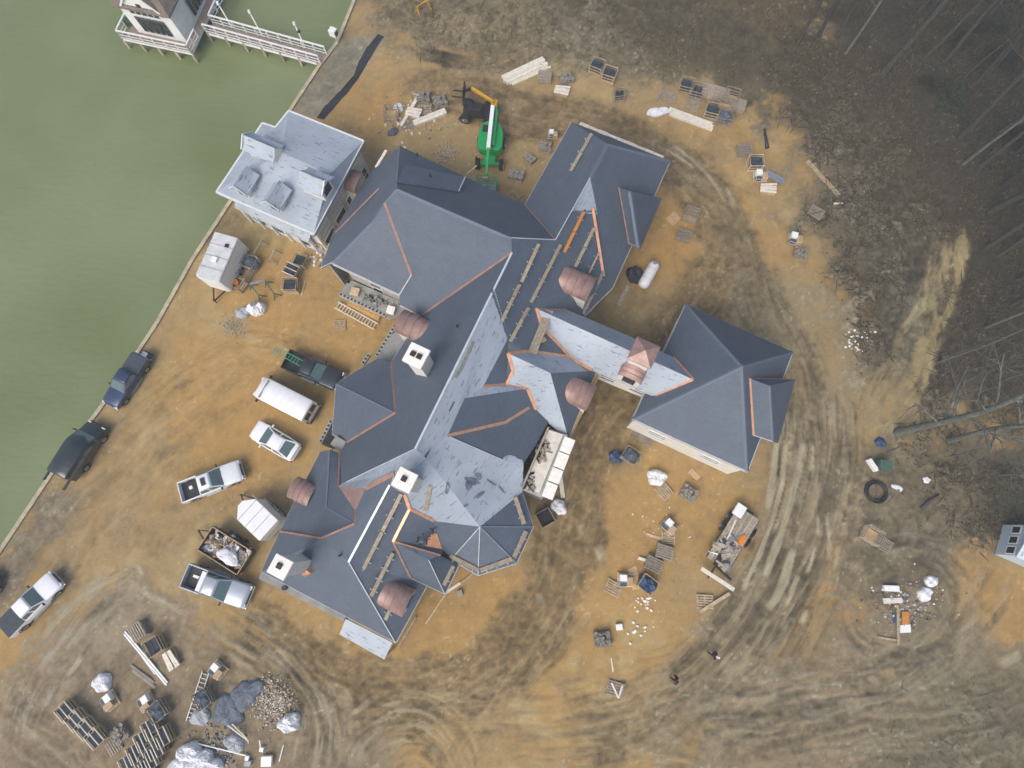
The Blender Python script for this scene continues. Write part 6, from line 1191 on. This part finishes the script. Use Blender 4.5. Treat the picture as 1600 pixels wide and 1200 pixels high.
def gab(o, ed, en, w, zt):
    m_ = MB(); a, b = o-ed*w/2, o+ed*w/2; f = en*.12; k = -en*2.2
    m_.add([Vector((p.x, p.y, z))+g for g in (f, k) for p, z in ((a, WH-.6), (b, WH-.6), (b, WH+.2), (o, zt), (a, WH+.2))], [(0, 1, 2, 3, 4), (9, 8, 7, 6, 5), (1, 6, 7, 2), (0, 4, 9, 5)], 'white_paint'); root = m_.build('gable', bh)
    for s in (-1, 1):
        e = o+ed*s*(w/2+.2); pts = [Vector((o.x, o.y, zt+.08))+f*2, Vector((e.x, e.y, WH+.1))+f*2, Vector((e.x, e.y, WH+.1))+k, Vector((o.x, o.y, zt+.08))+k]; slope_mesh(pts, 'brown_roof', root, .08)
        MB().bar(Vector((o.x, o.y, zt))+f*2.1, Vector((e.x, e.y, WH+.02))+f*2.1, .06, .18, 'white_paint').build('rake_board', root)
    for j in range(-2, 3):
        c = o+ed*j*w*.17+en*.14
        for z0, z1 in ((.7, 2.5), (2.9, 3.5+.35*(2-abs(j)))):
            MB().bar(Vector((c.x, c.y, z0)), Vector((c.x, c.y, z1)), w*.13, .04, 'glass', up=en).build('pane', root)
gab(h0+e1_*hw_*.5-Vector((0, 0, 0)), e1_, -e2_, 3.8, WH+2.4); gab(h0+e2_*4.2, e2_, -e1_, 3.6, WH+2.2)
p = P(202, 38, DZ); tag(MB().box((p.x, p.y, DZ+.35), (1.1, .6, .6), 'green_box', .3).build('deck_bench', bevel=.06), 'dark bench on the left corner of the boathouse deck', 'bench')
p = P(527, 66, .1); r = thing('control_box', (p.x, p.y, .1), ANG_A, 'white and green box on a post at the shore end of the pier', 'box'); MB().tube([(0, 0, 0), (0, 0, 1.0)], .06, 'white_paint', 8).build('post', r); MB().box((0, 0, 1.25), (.7, .6, .7), 'white_paint').build('case', r, bevel=.03); MB().box((.36, 0, 1.25), (.03, .45, .5), 'green_box').build('door', r)
# office trailer at the right edge
sh = thing('site_office', (0, 0, 0), 0, 'pale blue site office with three end windows cut off by the right edge', 'shed')
mat('pale_blue', (176, 194, 206), .6, var=.1); mat('pale_blue_roof', (190, 204, 214), .6, var=.15)
s0, s1 = P(1554, 866, 0), P(1567, 820, 0); ed = (s1-s0).normalized(); en = Vector((ed.y, -ed.x, 0)); SL_ = 9.0; SH = 2.5; ws = (s1-s0).length
MB().prism([(p.x, p.y) for p in (s0, s0+en*SL_, s1+en*SL_, s1)], .0, SH, 'pale_blue').build('wall', sh)
mid = (s0+s1)/2
for k in (-1, 1):
    e = mid+ed*k*(ws/2+.2)-en*.25; e2 = e+en*(SL_+.5); m0 = mid-en*.25; m1_ = m0+en*(SL_+.5)
    pts = [Vector((m0.x, m0.y, SH+.6)), Vector((m1_.x, m1_.y, SH+.6)), Vector((e2.x, e2.y, SH+.02)), Vector((e.x, e.y, SH+.02))]
    o = slope_mesh(pts, 'pale_blue_roof', sh, .1)
MB().prism([(p.x, p.y) for p in (s0-en*.02, s0+en*.1, s1+en*.1, s1-en*.02)], SH-.02, SH+.3, 'trim_white').build('gable_board', sh)
for k in range(3):
    c = s0.lerp(s1, (k+.5)/3)-en*.03; fr = MB()
    for z in (1.1, 1.95): fr.bar(c-ed*.3+Vector((0, 0, z)), c+ed*.3+Vector((0, 0, z)), .07, .07, 'trim_white')
    for s in (-1, 1): fr.bar(c+ed*.3*s+Vector((0, 0, 1.1)), c+ed*.3*s+Vector((0, 0, 1.95)), .07, .07, 'trim_white')
    f = fr.build('window', sh); MB().bar(c+Vector((0, 0, 1.12)), c+Vector((0, 0, 1.93)), .56, .03, 'glass', up=en).build('pane', f)
# silt fence
fp = [(600, 56), (588, 75), (575, 97), (560, 122), (543, 146), (524, 167), (507, 186)]; m_ = MB(); r = thing('silt_fence', (0, 0, 0), 0, 'black silt fence cloth running down to the lakeside house', 'fence'); w = [gp(*q, -.05) for q in fp]
for i, (a, b) in enumerate(zip(w[:-1], w[1:])):
    lean = Vector((-.75*(.45+.55*abs(math.sin(i*.9+.3))), -.25, 0)); lean2 = Vector((-.75*(.45+.55*abs(math.sin((i+1)*.9+.3))), -.25, 0))
    m_.add([a, b, b+lean2+Vector((0, 0, .6)), a+lean+Vector((0, 0, .7))], [(0, 1, 2, 3)], 'silt_cloth')
    MB().bar(a, a+lean+Vector((0, 0, .6)), .04, .04, 'bark').build('stake', r)
m_.build('cloth', r, fix=False)
# yellow sawhorse barrier on the grass
sawhorse(652, 22, 671, 10, 'yellow_machine', 'yellow barrier on the grass at the top edge', .9)
# ================================================================ TREES AND UNDERGROWTH
def grow(m_, p, d, L, r, depth, r_, mt, tips):
    n = 4; pts = [p]; rad = [r]; q = p.copy(); dd = d.copy()
    for k in range(n):
        dd = (dd+Vector((r_.gauss(0, .09), r_.gauss(0, .09), r_.gauss(.015, .05)))).normalized(); q = q+dd*L/n; pts.append(q.copy()); rad.append(r*(1-.62*(k+1)/n))
    m_.tube(pts, rad, mt, 6 if depth > 1 else 4 if depth == 1 else 3, cap=False)
    if depth == 0: return
    for k in range(r_.choice((3, 4)) if depth > 1 else 4):
        t = r_.uniform(.3, 1.0); i = min(n-1, int(t*n)); b = pts[i].lerp(pts[i+1], t*n-i); a = r_.uniform(0, 2*math.pi)
        o = dd.orthogonal().normalized(); o = Matrix.Rotation(a, 3, dd) @ o; nd = (dd*r_.uniform(.5, .9)+o*r_.uniform(.6, 1.0)+Vector((0, 0, .15))).normalized()
        grow(m_, b, nd, L*r_.uniform(.45, .68), rad[i+1]*.75 if i+1 < len(rad) else rad[-1], depth-1, r_, mt, tips)
def tree_mesh(seed, H=17.0, r=.24, mt='bark', low=.42, nb=11, depth=2):
    r_ = random.Random(seed); tr = MB(); pts, rad = [], []; q = Vector((0, 0, -.3)); dd = Vector((0, 0, 1)); n = 12
    for k in range(n+1):
        pts.append(q.copy()); rad.append(r*(1.25 if k == 0 else 1)*(1-.8*k/n)); dd = (dd+Vector((r_.gauss(0, .035), r_.gauss(0, .035), .04))).normalized(); q = q+dd*H/n
    tr.tube(pts, rad, mt, 10); cr = MB()
    for k in range(nb):
        t = low+(1-low)*(k+r_.random())/nb; i = min(n-1, int(t*n)); b = pts[i].lerp(pts[i+1], t*n-i); a = r_.uniform(0, 6.28); nd = Vector((math.cos(a), math.sin(a), r_.uniform(.25, .8))).normalized()
        grow(cr, b, nd, H*r_.uniform(.14, .27)*(1.25-.6*t), rad[i]*.45, depth, r_, 'twig' if mt == 'bark' else mt, None)
    a = tr.build('trunk', fix=False); b = cr.build('crown', fix=False); md = (a.data, b.data); bpy.data.objects.remove(a); bpy.data.objects.remove(b); return md
TM = [tree_mesh(100+k, 16+1.5*k, .17+.03*k) for k in range(4)]; TP = [tree_mesh(200, 19, .33, 'bark_pale', .22, 12), tree_mesh(201, 16, .24, 'bark_pale', .2, 10), tree_mesh(204, 15, .13, 'bark_pale', .3, 9)]
def tree(u, v, md, s, rz, label, group=None, lean=(0, 0)):
    p = gp(u, v, -.05); r = thing('bare_tree', p, rz, label, 'tree', group); r.scale = (s, s, s*1.0); r.rotation_euler = (lean[0], lean[1], rz); link('trunk', md[0], r); link('crown', md[1], r); return r
tree(1402, 676, TP[0], 1.0, .4, 'big pale bare tree standing where the sand track meets the right-hand bank', lean=(0, 0)); tree(1484, 688, TP[1], 1.0, 2.0, 'pale bare tree right of the big one on the right-hand bank'); tree(1467, 566, TP[2], .9, 1.0, 'slim pale tree at the end of the sand streak'); tree(1540, 512, TP[2], 1.0, 3.0, 'slim pale tree above the others on the right edge')
tree(1380, 114, TM[3], 1.15, .3, 'thickest grey trunk at the upper right wood edge'); tree(1322, 83, TP[2], 1.1, 4.0, 'thin pale trunk left of the thickest grey trunk'); tree(1506, 256, TP[2], 1.15, 2.2, 'slim pale trunk on the upper right bank'); tree(1529, 262, TM[1], 1.0, 1.2, 'dark trunk beside the slim pale one on the upper right bank')
WG = 'bare trunks of the wood at the upper right'; WL = 'bare dark trunk in the shaded wood at the upper right corner'
r_ = random.Random(12); pts_ = [(1246, 67), (1277, 52), (1312, 54), (1503, 120), (1533, 122), (1546, 116), (1500, 214), (1566, 292), (1575, 142), (1480, 96), (1300, 28), (1420, 40), (1440, 90), (1555, 205), (1590, 240), (1450, 20), (1350, 20), (1540, 390), (1562, 400), (1585, 380), (1545, 330), (1590, 440), (1575, 480), (1590, 320)]
pts_ += [(1400+i*38, -30+12*(i % 3)) for i in range(8)]+[(1640+20*(i % 2), 20+i*62) for i in range(11)]+[(1500+i*45, 10+20*(i % 2)) for i in range(4)]  # rows beyond the frame edges are unseen trees, added for their shade
for u, v in pts_: tree(u+r_.uniform(-5, 5), v+r_.uniform(-5, 5), r_.choice(TM), r_.uniform(.75, 1.2), r_.uniform(0, 6.28), WL, WG, (r_.gauss(0, .04), r_.gauss(0, .04)))
sap = tree_mesh(301, 6.5, .1, 'bark_pale', .15, 9, 2)
tree(1490, 712, sap, .75, 1.0, 'crooked bare sapling below the pale trees'); tree(1565, 742, sap, 1.0, 3.4, 'larger crooked sapling at the right edge')
# fallen limb on the bank
tag(MB().tube([gp(1440, 795, .1), gp(1452, 782, .12), gp(1468, 772, .1)], [.16, .12, .06], 'bark', 6).build('fallen_limb'), 'dark fallen limb on the mud right of the pipe coil', 'log')
# evergreen bushes
def bush_mesh(seed, n=900):
    r_ = random.Random(seed); m_ = MB()
    for i in range(n):
        a, b = r_.uniform(0, 6.28), r_.random()**.5; rr = b*(1+.35*math.sin(3*a+seed)); z = r_.random()**1.3*1.2*(1.1-b*.7)+.05; c = Vector((math.cos(a)*rr, math.sin(a)*rr, z)); s = r_.uniform(.06, .15)
        u = Vector((r_.gauss(0, 1), r_.gauss(0, 1), r_.gauss(0, .6))).normalized(); w = u.orthogonal().normalized()
        m_.add([c-u*s, c+w*s*.45, c+u*s, c-w*s*.45], [(0, 1, 2, 3)], 'leaf_dark')
    for k in range(7): a = k*.9; m_.tube([(0, 0, 0), (math.cos(a)*.5, math.sin(a)*.5, .6)], [.03, .01], 'twig', 4)
    o = m_.build('foliage', fix=False); me = o.data; bpy.data.objects.remove(o); return me
BM_ = [bush_mesh(1), bush_mesh(2)]
bl_ = [(1478, 140, 1.3), (1494, 168, 1.2), (1452, 128, .8), (1590, 215, 1.4), (1545, 40, 1.5), (1585, 30, 1.6), (1500, 60, 1.3), (1570, 90, 1.5)]
for i, (u, v, s) in enumerate(bl_):
    r = thing('evergreen_bush', gp(u, v, -.03), i*1.3, 'low dark evergreen bush in the undergrowth along the wood', 'bush', 'evergreen bushes along the wood'); r.scale = (s, s*1.1, s*.55); link('foliage', BM_[i % 2], r)
# leaf litter, dead grass and brush on the dark banks
litm = zone([(1180, 80), (1260, 40), (1320, -90), (1850, -90), (1850, 860), (1540, 830), (1440, 790), (1420, 700), (1500, 520), (1500, 360), (1440, 330), (1390, 480), (1345, 590), (1315, 470), (1290, 380), (1260, 330), (1280, 270), (1240, 200)], 2, 8)
brm = zone([(580, -90), (1330, -90), (1260, 80), (1200, 190), (1150, 150), (1050, 112), (900, 105), (820, 100), (740, 100), (660, 70), (600, 40)], 2, 8)
brm = np.maximum(brm, zone([(1380, 1130), (1480, 1040), (1850, 980), (1850, 1350), (1330, 1350)], 2.5, 12)*.35)
LUM = colr.mean(-1)
def scatter(name, mask, n, lo, hi, mt, label, cat, seed, tall=.3, asp=.35):
    g = np.random.default_rng(seed); x = g.uniform(GX[0], GX[-1], n*6); y = g.uniform(GY[0], GY[-1], n*6); i = np.clip(((x-GX[0])/.14).astype(int), 0, len(GX)-1); j = np.clip(((y-GY[0])/.14).astype(int), 0, len(GY)-1)
    u, v = PU[i, j], PV[i, j]; k = (g.random(len(x)) < mask[i, j]*sstep(.3, .6, nB[i, j])*sstep(.17, .1, LUM[i, j])) & (side[i, j] < -.5) & (u > -40) & (u < 1660) & (v > -40) & (v < 1240); x, y, i, j = x[k][:n], y[k][:n], i[k][:n], j[k][:n]; m = len(x); z = H[i, j]
    a = g.uniform(0, 6.283, m); s = g.uniform(lo, hi, m); t = g.uniform(.0, tall, m); dx, dy = np.cos(a)*s, np.sin(a)*s; c = np.stack([x, y, z+.01], -1); U = np.stack([dx, dy, t*s*2], -1); Wd = np.stack([-dy, dx, g.uniform(-.3, .3, m)*s], -1)*asp
    vs_ = np.stack([c-U*.2, c+U*.5+Wd, c+U*1.2, c+U*.5-Wd], 1); vs_[..., 2] = np.maximum(vs_[..., 2], (z+.004)[:, None]); me = bpy.data.meshes.new(name); me.vertices.add(m*4); me.vertices.foreach_set('co', vs_.ravel()); me.loops.add(m*4); me.loops.foreach_set('vertex_index', np.arange(m*4, dtype=np.int32)); me.polygons.add(m)
    me.polygons.foreach_set('loop_start', np.arange(0, m*4, 4, dtype=np.int32)); me.polygons.foreach_set('loop_total', np.full(m, 4, np.int32)); me.update(calc_edges=True); me.materials.append(MATS[mt]); return tag(link(name, me), label, cat, kind='stuff')
scatter('leaf_litter', litm, 60000, .06, .18, 'litter_leaf', 'brown leaf litter covering the shaded bank', 'leaves', 1, .35, .45)
scatter('dead_grass', np.maximum(brm, litm*.6), 80000, .1, .28, 'grass_tuft', 'matted dead grass and weeds at the top of the yard', 'grass', 2, .7, .13)
scatter('brush_twigs', np.maximum(litm, brm*.2), 18000, .3, 1.4, 'twig', 'fallen twigs and brush on the shaded bank', 'twigs', 3, .25, .03)
# ================================================================ PEOPLE
def person(u, v, rz, jacket, trousers, label, cap, stride):
    p = gp(u, v, .0); r = thing('person', p, rz, label, 'person')
    V_ = {}; E_ = []; order = []
    def nd(n, co, rad, par=None): V_[n] = len(order); order.append((co, rad)); (par is not None) and E_.append((V_[par], V_[n]))
    nd('pel', (0, 0, .95), .15); nd('spi', (.02, 0, 1.15), .145, 'pel'); nd('che', (.04, 0, 1.36), .165, 'spi'); nd('nec', (.05, 0, 1.52), .065, 'che'); nd('hd0', (.07, 0, 1.62), .085, 'nec'); nd('hd1', (.08, 0, 1.72), .095, 'hd0'); nd('nos', (.185, 0, 1.66), .018, 'hd0')
    for s, nme in ((1, 'l'), (-1, 'r')):
        f = stride*s
        nd('hip'+nme, (0, .1*s, .9), .105, 'pel'); nd('kne'+nme, (.16*f+.04, .11*s, .5), .07, 'hip'+nme); nd('ank'+nme, (.3*f-.03, .11*s, .1), .045, 'kne'+nme); nd('toe'+nme, (.3*f+.17, .12*s, .045), .04, 'ank'+nme)
        nd('sho'+nme, (.04, .2*s, 1.42), .075, 'che'); nd('elb'+nme, (-.1*f+.0, .29*s, 1.15), .052, 'sho'+nme); nd('wri'+nme, (-.12*f+.16, .29*s, .95), .034, 'elb'+nme); nd('pal'+nme, (-.12*f+.22, .28*s, .89), .034, 'wri'+nme)
        for q in range(4): nd('f%d%s' % (q, nme), (-.12*f+.26+.006*q, (.26+.022*q)*s, .845), .0095, 'pal'+nme); nd('g%d%s' % (q, nme), (-.12*f+.265, (.255+.022*q)*s, .80+.008*abs(q-1)), .0085, 'f%d%s' % (q, nme))
        nd('th'+nme, (-.12*f+.21, .235*s, .87), .011, 'wri'+nme); nd('ti'+nme, (-.12*f+.25, .222*s, .835), .009, 'th'+nme)
    me = bpy.data.meshes.new('body'); me.from_pydata([c for c, _ in order], E_, []); o = link('body', me, r)
    sk = o.modifiers.new('skin', 'SKIN'); o.modifiers.new('sub', 'SUBSURF').levels = 2; o.modifiers['sub'].render_levels = 2
    for i, (c, rd) in enumerate(order): me.skin_vertices[0].data[i].radius = (rd, rd)
    me.skin_vertices[0].data[0].use_root = True
    dg = bpy.context.evaluated_depsgraph_get(); m2_ = bpy.data.meshes.new_from_object(o.evaluated_get(dg)); o.modifiers.clear(); o.data = m2_
    for q in (trousers, jacket, 'skin', 'plastic_black'): m2_.materials.append(MATS[q])
    for f in m2_.polygons:
        c = f.center; f.use_smooth = True; arm = abs(c.y) > .2
        f.material_index = 3 if c.z < .09 else (2 if (arm and c.z < .93) or c.z > 1.54 else (1 if c.z > .92 or (arm and c.z > .93) else 0))
    hb = MB(); secs = []
    for z, rr in ((1.64, .092), (1.70, .112), (1.76, .108), (1.81, .075), (1.835, .02)): secs.append([Vector((.065+math.cos(t*math.pi/6)*rr, math.sin(t*math.pi/6)*rr*.86, z if math.cos(t*math.pi/6) < .5 or z > 1.7 else 1.72)) for t in range(12)])
    hb.loft(secs, cap); h_ = hb.build('cap' if cap == 'cap_white' else 'hair', r)
    for s in (-1, 1): MB().box((.165, .036*s, 1.672), (.012, .022, .012), 'plastic_black').build('eye', r); MB().box((.075, .098*s, 1.655), (.03, .016, .05), 'skin').build('ear', r, bevel=.006)
    MB().box((.168, 0, 1.61), (.01, .045, .01), 'red_item').build('mouth', r)
    if cap == 'cap_white': MB().box((.2, 0, 1.74), (.12, .15, .012), cap).build('cap_brim', h_)
person(1110, 1019, R(-30), 'jacket_navy', 'jeans', 'walking person in navy jacket and white cap on the lower right mud', 'cap_white', .7); person(1052, 1058, R(160), 'jacket_black', 'jacket_navy', 'walking person in black jacket, bareheaded, on the track near the bottom', 'hair', .6)

# ================================================================ HAZE: thin damp air over the whole site
hm = bpy.data.materials.new('haze_air'); hm.use_nodes = True; hn = hm.node_tree.nodes; hn.remove(hn['Principled BSDF']); pv = hn.new('ShaderNodeVolumePrincipled')
pv.inputs['Color'].default_value = (.88, .95, .96, 1); pv.inputs['Density'].default_value = .0012; hm.node_tree.links.new(pv.outputs[0], hn['Material Output'].inputs['Volume']); MATS['haze_air'] = hm
tag(MB().box((0, 140, 24.5), (2200, 1400, 57), 'haze_air').build('haze'), kind='stuff')
